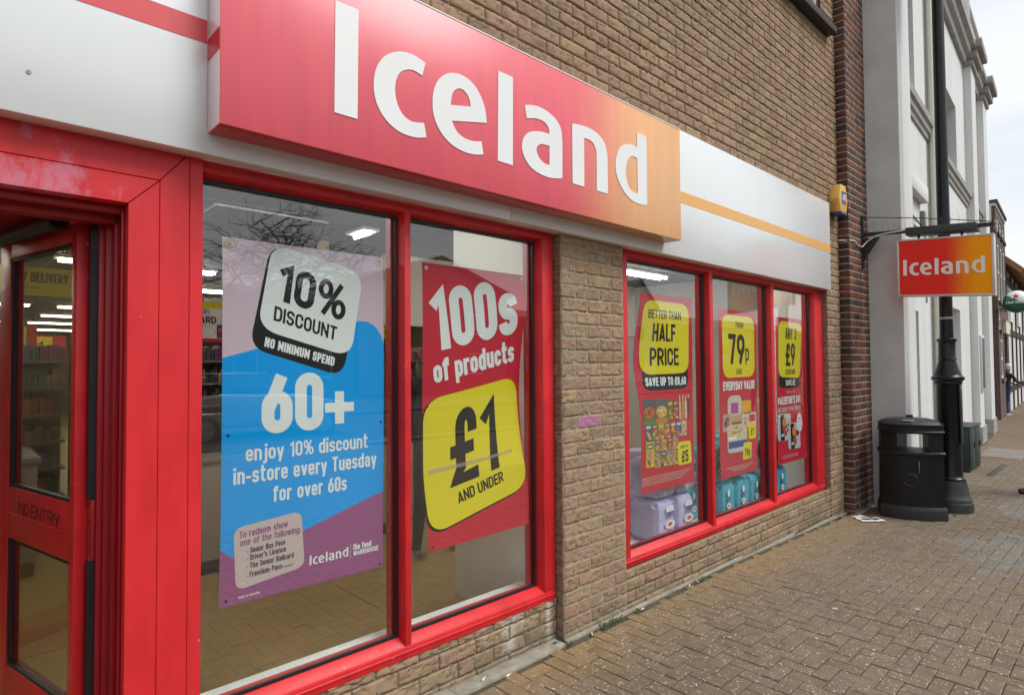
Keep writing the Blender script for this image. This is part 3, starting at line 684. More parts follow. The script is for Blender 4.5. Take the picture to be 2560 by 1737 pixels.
mb.box(.374, .388, 2.478, 2.515, .845, 1.05)
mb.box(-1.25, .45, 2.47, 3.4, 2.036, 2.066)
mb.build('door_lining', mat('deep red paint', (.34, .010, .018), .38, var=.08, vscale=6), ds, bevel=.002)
mb = MB(); mb.box(.366, .388, 2.482, 2.52, -.05, .842); mb.box(.366, .388, 2.482, 2.52, 1.053, 1.99); mb.build('door_seal', M_gask, ds)
# the entrance door, standing open into the shop
DO = Vector((.33, 2.5, 0)); DS = Vector((-.225, .974, 0)); DN = Vector((-.974, -.225, 0))
def DT(v): return tuple(DO + DS*v[0] - DN*v[1] + Vector((0, 0, v[2])))   # (along leaf, depth away from the viewer side, z)
M_dred = mat('red door leaf paint', (.50, .014, .02), .40, var=.16, vscale=8, bump=.08, bscale=30, speck=(60, .74, (.55, .22, .22)))
mb = MB()
mb.box(0, .038, 0, .045, .02, 1.995, 0, DT); mb.box(.60, .715, 0, .045, .02, 1.995, 0, DT)
mb.box(.038, .60, 0, .045, .02, .352, 0, DT); mb.box(.038, .60, 0, .045, .842, 1.04, 0, DT); mb.box(.038, .60, 0, .045, 1.932, 1.995, 0, DT)
mb.box(.038, .60, -.004, 0.001, .936, .941, 0, DT)
leaf = mb.build('entrance_door', M_dred, shop, bevel=.003); leaf['label'] = 'red glazed door leaf with black NO ENTRY lettering on its middle rail'
def leafpane(z0, z1):
    mb = MB(); a = [DT((s, .02, z)) for s, z in ((.034, z0), (.604, z0), (.604, z1), (.034, z1))]; b = [DT((s, .026, z)) for s, z in ((.034, z0), (.604, z0), (.604, z1), (.034, z1))]
    mb.add(a, [(3, 2, 1, 0)], 0); mb.add(a+b, [(4, 5, 6, 7), (0, 1, 5, 4), (1, 2, 6, 5), (2, 3, 7, 6), (3, 0, 4, 7)], 1)
    return mb.build('pane', [glass_mat('smoked door glass', (.50, .49, .43)), M_clear], leaf)
leafpane(.352, .842); leafpane(1.04, 1.932)
mb = MB()
for z0, z1 in ((.352, .842), (1.04, 1.932)):
    mb.box(.038, .60, .004, .018, z0, z0+.012, 0, DT); mb.box(.038, .60, .004, .018, z1-.012, z1, 0, DT); mb.box(.584, .60, .004, .018, z0+.012, z1-.012, 0, DT); mb.box(.038, .046, .004, .018, z0+.012, z1-.012, 0, DT)
mb.build('gasket', M_gask, leaf)
V, Fc = [], []
for i_, (P2, f2) in enumerate(text2d('NO ENTRY', (.484, .947), (.11, .947), (.484, .993), dil=.02, space=1.5)):
    b = len(V); V += [DT((p[0], -.0012-.00008*(i_ % 4), p[1])) for p in P2]; Fc += [tuple(i+b for i in f) for f in f2]
from_data('lettering', V, Fc, mat('black vinyl lettering', (.02, .012, .012), .5), parent=leaf)
mb = MB(); mb.tube([DT((.05, -.035, 2.0)), DT((.60, -.035, 2.0))], .03, 14); mb.build('door_closer', mat('black plastic', (.015, .015, .016), .35), leaf, smooth=40)

# fascia and sign
M_silver = mat('silver composite panel', (.80, .83, .84), .24, metal=.14, spec=.6, var=.012, vscale=3, stretch=(2, 2, .5))
M_redstripe = mat('red vinyl stripe', (.68, .08, .095), .35); M_orstripe = mat('orange vinyl stripe', (.80, .43, .12), .35)
def fascia(x0, x1, label, stripe, sx0, sx1):
    mb = MB(); mb.box(x0, x1, 2.22, 2.30, 2.234, 3.135); mb.box(x0, x1, 2.30, 2.315, 2.246, 3.10)
    o = mb.build('fascia_panel', M_silver, None, bevel=.004); tag(o, label, 'fascia')
    mb = MB(); mb.box(sx0, sx1, 2.2185, 2.222, 2.619, 2.700); mb.build('stripe', stripe, o)
    return o
fl = fascia(-1.6, 2.1, 'silver fascia panel with a red stripe above the red shop door', M_redstripe, -1.6, .655)
fr = fascia(2.104, 6.622, 'silver fascia panel with an orange stripe right of the long lit sign', M_orstripe, 3.5, 6.618)
fr['label'] = 'silver fascia panel with an orange stripe, above the right shop window'
mb = MB()
for px, pz in ((.173, 2.36),):
    V = []; 
    for k in range(10):
        a = k*math.pi/5; V.append((px+.006*math.cos(a), pz+.006*math.sin(a)))
    mb.prism(V, 2.217, 2.2205)
mb.build('screw_head', mat('steel', (.3, .3, .3), .3, metal=1), fl)
SGN = (.64, .032, .055)
M_signface = gradient_mat('red to orange sign vinyl', 2.02, 2.78, (.76, .115, .150), (.80, .42, .18), tilt=-.12)
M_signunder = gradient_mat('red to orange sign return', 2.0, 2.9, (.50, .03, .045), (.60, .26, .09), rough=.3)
M_signend = mat('silver sign end', (.80, .66, .66), .3, metal=.3, var=.05, vscale=40)
x0, x1, y0, y1, z0, z1 = .657, 3.520, 2.09, 2.216, 2.303, 3.036
V = [(x, y, z) for z in (z0, z1) for y in (y0, y1) for x in (x0, x1)]
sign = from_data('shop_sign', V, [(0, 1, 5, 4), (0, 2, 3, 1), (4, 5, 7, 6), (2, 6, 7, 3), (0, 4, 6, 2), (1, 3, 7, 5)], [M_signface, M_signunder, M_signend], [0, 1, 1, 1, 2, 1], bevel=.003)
tag(sign, 'long red to orange box sign with white Iceland lettering across the fascia', 'sign')
mb = MB(); mb.box(x0, x1, 2.0885, 2.10, z1+.001, z1+.007); mb.build('top_trim', mat('white trim', (.8, .8, .78), .4), sign)
mb = MB(); mb.box(x0-.0015, x0, 2.0925, 2.2155, 2.555, 2.63); mb.build('end_stripe', mat('deep red vinyl', (.5, .02, .03), .35), sign)
M_let = mat('white vinyl letters', (.80, .82, .82), .35, var=.02)
def put_letters(parent, place, m, name='letter'):
    for V2, F2 in WM:
        n = len(V2)
        V = [place(x, z, 0) for x, z in V2]+[place(x, z, 1) for x, z in V2]
        cnt = {}
        for f in F2:
            for i in range(len(f)):
                e = (f[i], f[(i+1) % len(f)]); cnt[e] = 1
        side = [(a+n, b+n, b, a) for (a, b) in cnt if (b, a) not in cnt]
        Fs = [tuple(i+n for i in f) for f in F2]+side
        from_data(name, V, Fs, m, parent=parent)
put_letters(sign, lambda x, z, f: (1.064+x, 2.0895-.0025*f, 2.456+z), M_let)

# alarm box on the right brick pillar
mb = MB(); 
hexo = [(6.74, 3.05), (6.70, 3.20), (6.76, 3.345), (6.90, 3.345), (6.955, 3.20), (6.91, 3.05)]
mb.prism(hexo, 2.15, 2.235); mb.prism([(a*.9+6.83*.1, b*.9+3.2*.1) for a, b in hexo], 2.235, 2.258)
for k in range(6):
    z = 3.065+k*.022; mb.box(6.694, 6.72, 2.165, 2.225, z, z+.010)
al = mb.build('alarm_box', mat('yellow alarm plastic', (.72, .44, .10), .4), None, bevel=.006); tag(al, 'yellow hexagonal burglar alarm box with blue base, beside the dark brick pier', 'alarm box')
mb = MB(); mb.prism([(6.745, 3.03), (6.735, 3.058), (6.915, 3.058), (6.905, 3.03)], 2.146, 2.236); mb.build('base', mat('blue plastic', (.02, .06, .20), .4), al, bevel=.004)
mb = MB(); mb.box(6.775, 6.895, 2.147, 2.1502, 3.145, 3.275); bd = mb.build('badge', mat('blue badge', (.03, .10, .33), .4), al)
V, Fc = [], []
for i_, (P2, f2) in enumerate(text2d('ADT', *T3(6.785, 6.888, 3.18, 3.245), dil=.09)):
    b = len(V); V += [(p[0], 2.1452-.00015*(i_ % 4), p[1]) for p in P2]; Fc += [tuple(i+b for i in f) for f in f2]
from_data('lettering', V, Fc, mat('white print', (.8, .8, .8), .5), parent=bd)

# ============================================================ POSTERS
class Poster:
    def __init__(s, label, x0, x1, z0, z1, base, curl=None, y=2.386):
        s.y = y; s.curl = curl or (lambda x, z: (0, 0, 0)); s.parts = {}; s.k = {}; s.layer = 0
        s.x0, s.x1, s.z0, s.z1 = x0, x1, z0, z1
        nx, nz = 24, 40; V = []; Fc = []
        for side in (0, 1):
            for j in range(nz+1):
                for i in range(nx+1): V.append((x0+(x1-x0)*i/nx, s.y+.0006*side, z0+(z1-z0)*j/nz))
        N = (nx+1)*(nz+1)
        for j in range(nz):
            for i in range(nx):
                a = j*(nx+1)+i; Fc.append((a, a+1, a+nx+2, a+nx+1)); Fc.append((a+N, a+N+nx+1, a+N+nx+2, a+N+1))
        bo = [(i, i+1) for i in range(nx)]+[(j*(nx+1)+nx, (j+1)*(nx+1)+nx) for j in range(nz)]+[(nz*(nx+1)+i+1, nz*(nx+1)+i) for i in range(nx)]+[((j+1)*(nx+1), j*(nx+1)) for j in range(nz)]
        Fc += [(b, a, a+N, b+N) for a, b in bo]
        V = [s.bend(v) for v in V]
        s.root = from_data('window_poster', V, Fc, base, smooth=60); tag(s.root, label, 'poster', 'posters hanging inside the shop windows')
    def bend(s, v):
        dx, dy, dz = s.curl((v[0]-s.x0)/(s.x1-s.x0), (v[2]-s.z0)/(s.z1-s.z0)); return (v[0]+dx, v[1]+dy, v[2]+dz)
    def put(s, part, V2, F2, m, layer):
        if part in ('eyelet', 'suction_cup'): s.n = getattr(s, 'n', 0)+(0 if layer == 3 and part == 'suction_cup' else 1); part = part+'#%d' % s.n
        d = s.parts.setdefault(part, ([], [], [], []))
        if m not in d[3]: d[3].append(m)
        b = len(d[0]); y = s.y-.0007*layer
        d[0].extend((p[0], y, p[1]) for p in V2); d[1].extend(tuple(i+b for i in f) for f in F2); d[2].extend([d[3].index(m)]*len(F2))
    def poly(s, part, pts, m, layer): V, Fc = fill([pts]); s.put(part, V, Fc, m, layer)
    def rect(s, part, x0, x1, z0, z1, m, layer): s.put(part, [(x0, z0), (x1, z0), (x1, z1), (x0, z1)], [(0, 1, 2, 3)], m, layer)
    def rquad(s, part, tl, tr, br, bl, r, m, layer):
        """quadrilateral with rounded corners (r = share of each side)"""
        P = [Vector(p) for p in (tl, tr, br, bl)]; out = []
        for i in range(4):
            p, a, b = P[i], P[i-1], P[(i+1) % 4]
            s0 = p+(a-p)*r; s1 = p+(b-p)*r
            for k in range(9):
                t = k/8; out.append((1-t)**2*s0+2*t*(1-t)*p.lerp((s0+s1)/2, .12)+t*t*s1)
        s.poly(part, [(q.x, q.y) for q in out], m, layer)
    def ell(s, part, cx, cz, rx, rz, m, layer): s.put(part, [(cx+rx*math.cos(k*math.pi/12), cz+rz*math.sin(k*math.pi/12)) for k in range(24)], [tuple(range(24))], m, layer)
    def text(s, part, txt, bl, br, tl, m, layer, off=0., dil=0., space=1.):
        for i, (V, Fc) in enumerate(text2d(txt, bl, br, tl, off, dil, space)): s.put(part, V, Fc, m, layer+.09*(i % 5))
    def mark(s, part, x0, x1, z0, z1, m, layer):
        for V, Fc in WM: s.put(part, [(x0+p[0]/WM_W*(x1-x0), z0+p[1]/WM_H*(z1-z0)) for p in V], Fc, m, layer)
    def done(s):
        for part, (V, Fc, M, ms) in s.parts.items():
            part = part.split('#')[0]
            me = bpy.data.meshes.new(part); me.from_pydata(V, [], Fc)
            for m in ms: me.materials.append(m)
            me.polygons.foreach_set('material_index', np.array(M, dtype=np.int32))
            bm = bmesh.new(); bm.from_mesh(me)
            for i in range(1, 16):
                x = s.x0+(s.x1-s.x0)*i/16; g_ = bm.verts[:]+bm.edges[:]+bm.faces[:]; bmesh.ops.bisect_plane(bm, geom=g_, plane_co=(x, 0, 0), plane_no=(1, 0, 0))
            for i in range(1, 32):
                z = s.z0+(s.z1-s.z0)*i/32; g_ = bm.verts[:]+bm.edges[:]+bm.faces[:]; bmesh.ops.bisect_plane(bm, geom=g_, plane_co=(0, 0, z), plane_no=(0, 0, 1))
            for v in bm.verts: v.co = s.bend(v.co)
            bmesh.ops.recalc_face_normals(bm, faces=bm.faces)
            bm.to_mesh(me); bm.free()
            o = bpy.data.objects.new(part, me); COL.objects.link(o); setparent(o, s.root)
def ink(name, rgb): return mat('ink '+name, rgb, .42, spec=.35)
I_white = ink('white', (.84, .88, .87)); I_black = ink('black', (.013, .013, .014)); I_yel = ink('yellow', (.82, .69, .02)); I_red = ink('red', (.60, .022, .045))
I_blue = ink('blue', (.0, .36, .90)); I_pink = ink('pink', (.68, .53, .63)); I_pur = ink('purple', (.34, .10, .25)); I_blush = ink('blush', (.64, .52, .50)); I_pgrey = ink('pale grey', (.55, .58, .58))
M_tape = mat('clear tape', (.60, .46, .42), .3); M_tape.node_tree.nodes['Principled BSDF'].inputs['Alpha'].default_value = .42
def sm(t): t = min(1, max(0, t)); return t*t*(3-2*t)

# 10% discount poster
p = Poster('large blue and pink 10% DISCOUNT 60+ poster in the leftmost window pane', .760, 1.452, .600, 1.989, I_pink, lambda u, v: (.004*math.sin(v*3), .012*sm((.25-v)/.25)*(1-u)+.003*math.sin(u*7+v*5), 0))
blue = [(.760, 1.531)]+catmull([(.78, 1.537), (.887, 1.568), (1.05, 1.617), (1.21, 1.668), (1.30, 1.690), (1.36, 1.694), (1.405, 1.675), (1.437, 1.637), (1.452, 1.595)], n=5)+[(1.452, .933)]+catmull([(1.452, .933), (1.30, .893), (1.08, .83), (.95, .785), (.88, .77), (.811, .778), (.76, .816)], n=5)
p.poly('blue_panel', blue, I_blue, 1)
p.poly('purple_panel', [(.760, .600), (1.452, .600), (1.452, .933)]+catmull([(1.452, .933), (1.30, .893), (1.08, .83), (.95, .785), (.88, .77), (.811, .778), (.76, .816)], n=5)[1:], I_pur, 1)
p.rquad('discount_badge', (.943, 1.985), (1.335, 1.905), (1.255, 1.452), (.857, 1.572), .16, I_black, 2)
p.rquad('discount_badge', (.951, 1.990), (1.350, 1.908), (1.290, 1.535), (.888, 1.648), .19, I_white, 3)
p.text('discount_badge', '10%', (.962, 1.765), (1.258, 1.690), (.985, 1.916), I_black, 4, dil=.11)
p.text('discount_badge', 'DISCOUNT', (.951, 1.682), (1.220, 1.607), (.958, 1.740), I_black, 4, dil=.08, space=1.05)
p.text('discount_badge', 'NO MINIMUM SPEND', (.914, 1.577), (1.210, 1.497), (.920, 1.615), I_white, 4, dil=.12)
p.text('lettering', '60', *T3(.905, 1.163, 1.234, 1.472), I_white, 2, off=.03, dil=.16)
p.rect('lettering', 1.216, 1.258, 1.252, 1.390, I_white, 2); p.rect('lettering', 1.170, 1.305, 1.302, 1.342, I_white, 2.15)
p.text('lettering', 'enjoy 10% discount', *T3(.847, 1.372, 1.136, 1.196), I_white, 2, off=.004, dil=.07)
p.text('lettering', 'in-store every Tuesday', *T3(.803, 1.416, 1.052, 1.114), I_white, 2, off=.004, dil=.07)
p.text('lettering', 'for over 60s', *T3(.953, 1.270, .966, 1.027), I_white, 2, off=.004, dil=.07)
p.rquad('redeem_box', (.806, .888), (1.068, .912), (1.087, .684), (.820, .650), .14, I_blush, 2)
p.text('redeem_box', 'To redeem show', (.828, .846), (1.014, .858), (.828, .873), I_pur, 3, dil=.06)
p.text('redeem_box', 'one of the following:', (.831, .816), (1.066, .826), (.831, .842), I_pur, 3, dil=.06)
for t, zb, x1_ in (('Senior Bus Pass', .783, 1.004), ("Driver's Licence", .755, 1.008), ('The Senior Railcard', .724, 1.04), ('Freedom Pass', .690, .996)):
    p.text('redeem_box', '• '+t, (.858, zb), (x1_, zb+.006), (.858, zb+.022), I_black, 3, dil=.05)
p.text('redeem_box', '(London)', (1.002, .697), (1.037, .699), (1.002, .706), I_black, 3)
p.mark('lettering', 1.107, 1.280, .682, .722, I_white, 2); p.rect('lettering', 1.2895, 1.2915, .668, .730, I_blush, 2)
p.text('lettering', 'the food', *T3(1.303, 1.392, .702, .728), I_white, 2, dil=.1); p.text('lettering', 'WAREHOUSE', *T3(1.304, 1.428, .677, .698), I_white, 2, dil=.12)
p.text('lettering', 'Cannot be used online.', *T3(.830, .912, .619, .628), I_white, 2, dil=.05)
for cx, cz in ((.785, 1.965), (1.432, 1.966)): p.ell('suction_cup', cx, cz, .022, .022, mat('clear suction cup', (.58, .42, .28), .3), 2); p.ell('suction_cup', cx, cz, .007, .008, mat('cup stud', (.25, .27, .27), .3), 3)
for cx, cz in ((.785, .622), (1.437, .612), (.782, 1.24), (1.437, 1.245)): p.ell('eyelet', cx, cz, .0055, .0055, I_black, 2)
p.done()
# 100s of products poster
def curl2(u, v):
    b = math.sin(math.pi*min(1, max(0, (v-.25)/.6)))
    return (.035*sm((.3-v)/.3)+.01*u*sm((.25-v)/.25), .048*b*u*u+.006*math.sin(v*6), .012*u*sm((.3-v)/.3))
p = Poster('red 100s of products poster with a big yellow £1 AND UNDER panel', 1.668, 2.356, .605, 1.993, I_red, curl2)
p.text('lettering', '100s', (1.735, 1.562), (2.312, 1.672), (1.698, 1.862), I_white, 2, off=.03, dil=.10)
p.text('lettering', 'of products', (1.737, 1.409), (2.302, 1.517), (1.722, 1.520), I_white, 2, off=.012, dil=.11)
p.rquad('price_panel', (1.660, 1.324), (2.322, 1.432), (2.352, .812), (1.666, .667), .16, I_black, 1)
p.rquad('price_panel', (1.672, 1.327), (2.328, 1.436), (2.356, .822), (1.678, .678), .16, I_yel, 2)
p.text('price_panel', '£1', (1.842, .886), (2.165, .953), (1.832, 1.262), I_black, 3, off=.0, dil=.085)
p.text('price_panel', 'AND UNDER', (1.868, .803), (2.185, .873), (1.864, .861), I_black, 3, dil=.09)
p.poly('tape_strip', [(1.70, .972), (1.78, .978), (1.95, .990), (2.10, 1.004), (2.265, 1.024), (2.268, 1.040), (2.10, 1.022), (1.92, 1.008), (1.76, 1.0), (1.70, .992)], M_tape, 4)
for cx, cz in ((1.69, 1.968), (2.335, 1.972), (1.697, 1.30), (2.33, .64), (1.69, .625)): p.ell('eyelet', cx, cz, .010 if cz > 1.5 else .006, .010 if cz > 1.5 else .006, I_pgrey if cz > 1.5 else I_black, 3)
p.done()
def food(p, part, cx, cz, rx, rz, cols, r, layer):
    """a plate of food: many small overlapping patches"""
    for i in range(11):
        a = r.random()*6.28; d = math.sqrt(r.random())*.75; c = cols[i % len(cols)]; c = tuple(min(1, max(.01, v*r.choice((.7, .9, 1.1, 1.3)))) for v in c)
        c = tuple(round(v, 1 if v > .3 else 2) for v in c); k = r.uniform(.16, .42)
        p.ell(part, cx+d*rx*math.cos(a), cz+d*rz*math.sin(a), rx*k, rz*k*r.uniform(.6, 1.1), mat('print %.2f %.2f %.2f' % c, c, .42, spec=.35, var=.35, vscale=90), layer+.06*i)
def blocks(p, part, rows, seed, layer=2):
    rr = random.Random(seed)
    packs = [(.48, .04, .04), (.55, .30, .07), (.50, .36, .20), (.10, .22, .07), (.05, .09, .28), (.52, .48, .42), (.35, .16, .08), (.62, .45, .06)]
    foods = [((.50, .22, .05), (.62, .40, .12), (.40, .10, .04)), ((.55, .33, .08), (.42, .2, .06), (.15, .22, .05)), ((.5, .08, .04), (.6, .45, .2), (.2, .25, .06)), ((.62, .5, .3), (.45, .25, .1), (.3, .12, .05))]
    for (xa, xb, za, zb, n) in rows:
        wd = (xb-xa)/n
        for i in range(n):
            c = packs[rr.randrange(len(packs))]; x = xa+i*wd; h = zb-za
            m = mat('print %.2f %.2f %.2f' % c, c, .42, spec=.35, var=.35, vscale=90)
            p.poly(part, [(x, za+rr.uniform(0, .006)), (x+wd*.97, za), (x+wd*.98, zb-rr.uniform(0, .01)), (x+wd*.02, zb)], m, layer+.05*i)
            food(p, part, x+wd*.5, za+h*.36, wd*.46, h*.34, foods[rr.randrange(4)], rr, layer+.7)
            c3 = packs[rr.randrange(len(packs))]; m3 = mat('print %.2f %.2f %.2f' % c3, c3, .42, spec=.35, var=.35, vscale=90)
            p.poly(part, [(x+wd*.1, za+h*.72), (x+wd*.55, za+h*.70), (x+wd*.9, za+h*.74), (x+wd*.86, za+h*.92), (x+wd*.14, za+h*.90)], m3, layer+1.5)
            p.rect(part, x+wd*.24, x+wd*.74, za+h*.78, za+h*.83, I_white, layer+1.8)
            p.rect(part, x+wd*.60, x+wd*.92, za+h*.06, za+h*.14, I_white if i % 2 else I_yel, layer+1.8)
# better than half price
def curl3(u, v):
    b = math.sin(math.pi*sm((v-.35)/.65)) if v > .35 else 0
    return (0, .058*b*(1-u)**2+.012*sm((.3-v)/.3)*(1-u)*.5+.004*math.sin(u*6+v*4), 0)
p = Poster('red poster headed BETTER THAN HALF PRICE in the left pane of the right window', 3.467, 4.152, .605, 1.984, I_red, curl3)
p.rquad('price_panel', (3.545, 1.60), (4.085, 1.60), (4.085, 1.310), (3.535, 1.305), .17, I_black, 1)
p.rquad('price_panel', (3.508, 1.940), (4.105, 1.942), (4.098, 1.425), (3.525, 1.418), .18, I_yel, 2)
p.text('price_panel', 'BETTER THAN', *T3(3.575, 4.000, 1.816, 1.878), I_black, 3, dil=.07); p.text('price_panel', 'HALF', *T3(3.64, 3.925, 1.655, 1.783), I_black, 3, dil=.09)
p.text('price_panel', 'PRICE', *T3(3.622, 3.965, 1.482, 1.609), I_black, 3, dil=.09); p.text('price_panel', 'SAVE UP TO £8.60', *T3(3.562, 4.057, 1.338, 1.400), I_white, 3, dil=.14)
rr = random.Random(5)
for i, c in enumerate(((.10, .12, .12), (.13, .14, .13))):
    xa = 3.505+i*.145; p.rect('product_picture', xa, xa+.135, 1.09, 1.247, ink('box %d' % i, c), 2)
    p.rect('product_picture', xa, xa+.135, 1.075, 1.11, ink('box base %d' % i, ((.10, .25, .05), (.55, .25, .03))[i]), 2.3)
    p.ell('product_picture', xa+.066, 1.155, .065, .042, ink('pizza %d' % i, ((.5, .17, .05), (.72, .45, .10))[i]), 3)
    if i == 0:
        for k in range(9): p.ell('product_picture', xa+.066+rr.uniform(-.045, .045), 1.155+rr.uniform(-.027, .027), .008, .006, ink('topping', (.25, .03, .02)), 3.4)
blocks(p, 'product_picture', [(3.79, 3.93, 1.09, 1.235, 2), (3.515, 4.05, .962, 1.078, 7), (3.525, 3.63, .775, .958, 1), (3.63, 3.925, .880, .965, 4), (3.63, 3.915, .765, .880, 4)], 8)
for i_, cx_ in enumerate((3.571, 3.716)): food(p, 'product_picture', cx_, 1.155, .058, .036, (((.5, .2, .06), (.4, .07, .04), (.55, .3, .1)), ((.7, .48, .12), (.62, .36, .08), (.75, .55, .2)))[i_], rr, 3.2)
for i, xb in enumerate((3.945, 3.99, 4.03, 4.07)): p.rect('product_picture', xb, xb+.03, 1.085, 1.215+.02*(i % 2), ink('bottle %d' % i, ((.5, .48, .42), (.62, .33, .03), (.65, .6, .5), (.2, .03, .04))[i]), 2); p.rect('product_picture', xb+.008, xb+.022, 1.215, 1.262, ink('bottle neck', (.62, .6, .55)), 2)
p.rquad('price_tag', (3.918, .922), (4.100, .918), (4.113, .752), (3.918, .752), .12, I_yel, 3.5); p.text('price_tag', 'ANY 4', *T3(3.95, 4.06, .870, .898), I_black, 4.2, dil=.06); p.text('price_tag', '£5', *T3(3.968, 4.063, .768, .853), I_black, 4.2, dil=.1)
for k in range(4): p.text('small_print', 'selected products only while stocks last, see in store for full terms'[k*3:], *T3(3.475, 4.11-.05*k, .705-.016*k, .716-.016*k), I_blush, 2, dil=.1)
p.done()
# 79p
p = Poster('red EVERYDAY VALUE poster with a big yellow 79p panel, middle pane', 4.562, 5.243, .555, 1.940, I_red, lambda u, v: (0, .003*math.sin(u*5+v*6)+.012*sm((.2-v)/.2)*u, 0))
p.rquad('price_panel', (4.612, 1.895), (5.195, 1.895), (5.205, 1.378), (4.618, 1.372), .18, I_yel, 2)
p.text('price_panel', 'FROM', *T3(4.862, 4.998, 1.790, 1.842), I_black, 3, dil=.06); p.text('price_panel', '79', *T3(4.722, 5.018, 1.480, 1.739), I_black, 3, dil=.09); p.text('price_panel', 'p', (5.03, 1.515), (5.098, 1.515), (5.03, 1.655), I_black, 3, dil=.06)
p.text('price_panel', 'EACH', *T3(4.849, 4.957, 1.400, 1.447), I_black, 3, dil=.05); p.text('lettering', 'EVERYDAY VALUE', *T3(4.620, 5.198, 1.270, 1.344), I_white, 2, dil=.14)
p.rquad('product_picture', (4.69, 1.225), (4.935, 1.225), (4.935, 1.05), (4.69, 1.05), .3, ink('cream pack', (.66, .58, .48)), 2); p.rect('product_picture', 4.745, 4.87, 1.075, 1.165, ink('magenta pack', (.50, .06, .32)), 3)
p.rect('product_picture', 4.935, 5.12, 1.055, 1.175, ink('amber pack', (.74, .42, .04)), 2.2); p.rect('product_picture', 4.96, 5.10, 1.06, 1.075, ink('red band', (.5, .1, .03)), 3)
p.rect('product_picture', 4.612, 4.74, .935, 1.077, ink('meat tray', (.55, .35, .33)), 2.4); food(p, 'product_picture', 4.68, 1.005, .055, .06, ((.20, .03, .03), (.28, .06, .05), (.35, .12, .1)), rr, 3)
p.rect('product_picture', 4.74, 4.925, .975, 1.062, ink('bread rolls', (.60, .38, .16)), 2.5); p.rect('product_picture', 4.76, 4.92, .985, 1.005, ink('roll label', (.12, .10, .08)), 3)
p.rect('product_picture', 4.93, 5.208, .95, 1.067, ink('ham pack', (.68, .62, .58)), 2.6); food(p, 'product_picture', 5.01, 1.01, .055, .045, ((.62, .30, .26), (.55, .25, .2), (.66, .4, .34)), rr, 3); p.rect('product_picture', 5.07, 5.19, .99, 1.05, ink('ham label', (.55, .03, .05)), 3)
p.rquad('product_picture', (4.677, .985), (5.03, .985), (5.02, .745), (4.687, .755), .12, ink('loaf bag', (.70, .56, .36)), 3.2); p.rect('product_picture', 4.70, 5.02, .76, .845, ink('loaf label', (.05, .08, .32)), 4); p.rect('product_picture', 4.70, 5.01, .757, .79, ink('loaf foot', (.55, .60, .70)), 4.4); food(p, 'product_picture', 4.86, .915, .15, .06, ((.70, .5, .25), (.6, .38, .16), (.75, .62, .4)), rr, 3.4); p.rect('product_picture', 4.70, 4.84, .86, .885, I_white, 4.2)
p.rquad('price_tag', (5.048, .982), (5.198, .978), (5.195, .840), (5.05, .840), .15, I_yel, 4.2); p.text('price_tag', '£1', *T3(5.09, 5.155, .87, .935), I_black, 5, dil=.08)
p.rquad('price_tag', (4.949, .820), (5.105, .815), (5.103, .674), (4.945, .674), .15, I_yel, 5); p.text('price_tag', '79p', *T3(4.975, 5.08, .70, .765), I_black, 5.8, dil=.08)
for k in range(3): p.text('small_print', 'available in selected stores, subject to availability'[k*4:], *T3(4.665+.06*k, 5.155-.06*k, .628-.015*k, .639-.015*k), I_blush, 2, dil=.1)
p.done()
# any 2 for £9
p = Poster("red VALENTINE'S DAY poster with a yellow ANY 2 £9 panel, rightmost pane", 5.650, 6.335, .545, 1.925, I_red, lambda u, v: (0, .03*math.sin(math.pi*min(1, max(0, v)))*u*u, 0))
p.rquad('price_panel', (5.70, 1.50), (6.24, 1.48), (6.232, 1.243), (5.705, 1.262), .14, I_black, 1)
p.rquad('price_panel', (5.712, 1.893), (6.278, 1.880), (6.262, 1.338), (5.692, 1.362), .17, I_yel, 2)
p.text('price_panel', 'ANY 2', *T3(5.868, 6.140, 1.718, 1.835), I_black, 3, dil=.07); p.text('price_panel', '£9', *T3(5.866, 6.108, 1.460, 1.685), I_black, 3, dil=.1); p.text('price_panel', '£5.50 EACH', *T3(5.861, 6.109, 1.382, 1.431), I_black, 3, dil=.08); p.text('price_panel', 'SAVE £2', *T3(5.860, 6.104, 1.274, 1.332), I_white, 3, dil=.12)
p.text('lettering', 'PERFECT FOR', *T3(5.873, 6.093, 1.199, 1.222), I_blush, 2, dil=.05); p.text('lettering', "VALENTINE'S DAY", *T3(5.664, 6.256, 1.098, 1.172), I_white, 2, dil=.13); p.text('lettering', 'BIG DADDY FRESH STEAKS', *T3(5.662, 6.252, 1.030, 1.075), I_blush, 2, dil=.12)
for dx, dz in ((0, 0), (.235, -.10)):
    p.rquad('product_picture', (5.655+dx, 1.015+dz), (5.965+dx, 1.005+dz), (5.955+dx, .755+dz), (5.650+dx, .768+dz), .12, I_pgrey, 2+dx*4)
    p.rect('product_picture', 5.715+dx, 5.81+dx, .765+dz, 1.005+dz, I_black, 2.6+dx*4); food(p, 'product_picture', 5.84+dx, .875+dz, .095, .085, ((.33, .04, .05), (.42, .08, .07), (.25, .03, .04)), rr, 3.0+dx*4); p.ell('product_picture', 5.80+dx, .93+dz, .045, .045, ink('flame', (.75, .25, .03)), 3.8+dx*4); p.rect('product_picture', 5.725+dx, 5.79+dx, .80+dz, .825+dz, I_pgrey, 4+dx*4)
p.ell('product_picture', 6.19, .905, .078, .092, I_white, 5.4)
for k in range(3): p.text('product_picture', ('bigger', 'for the', 'meal')[k], *T3(6.15, 6.23, .935-.036*k, .952-.036*k), I_red, 6, dil=.05)
for k in range(2): p.text('small_print', 'prices shown are per pack, subject to availability'[k*8:], *T3(5.75, 6.12, .607-.018*k, .619-.018*k), I_blush, 2, dil=.1)
p.done()

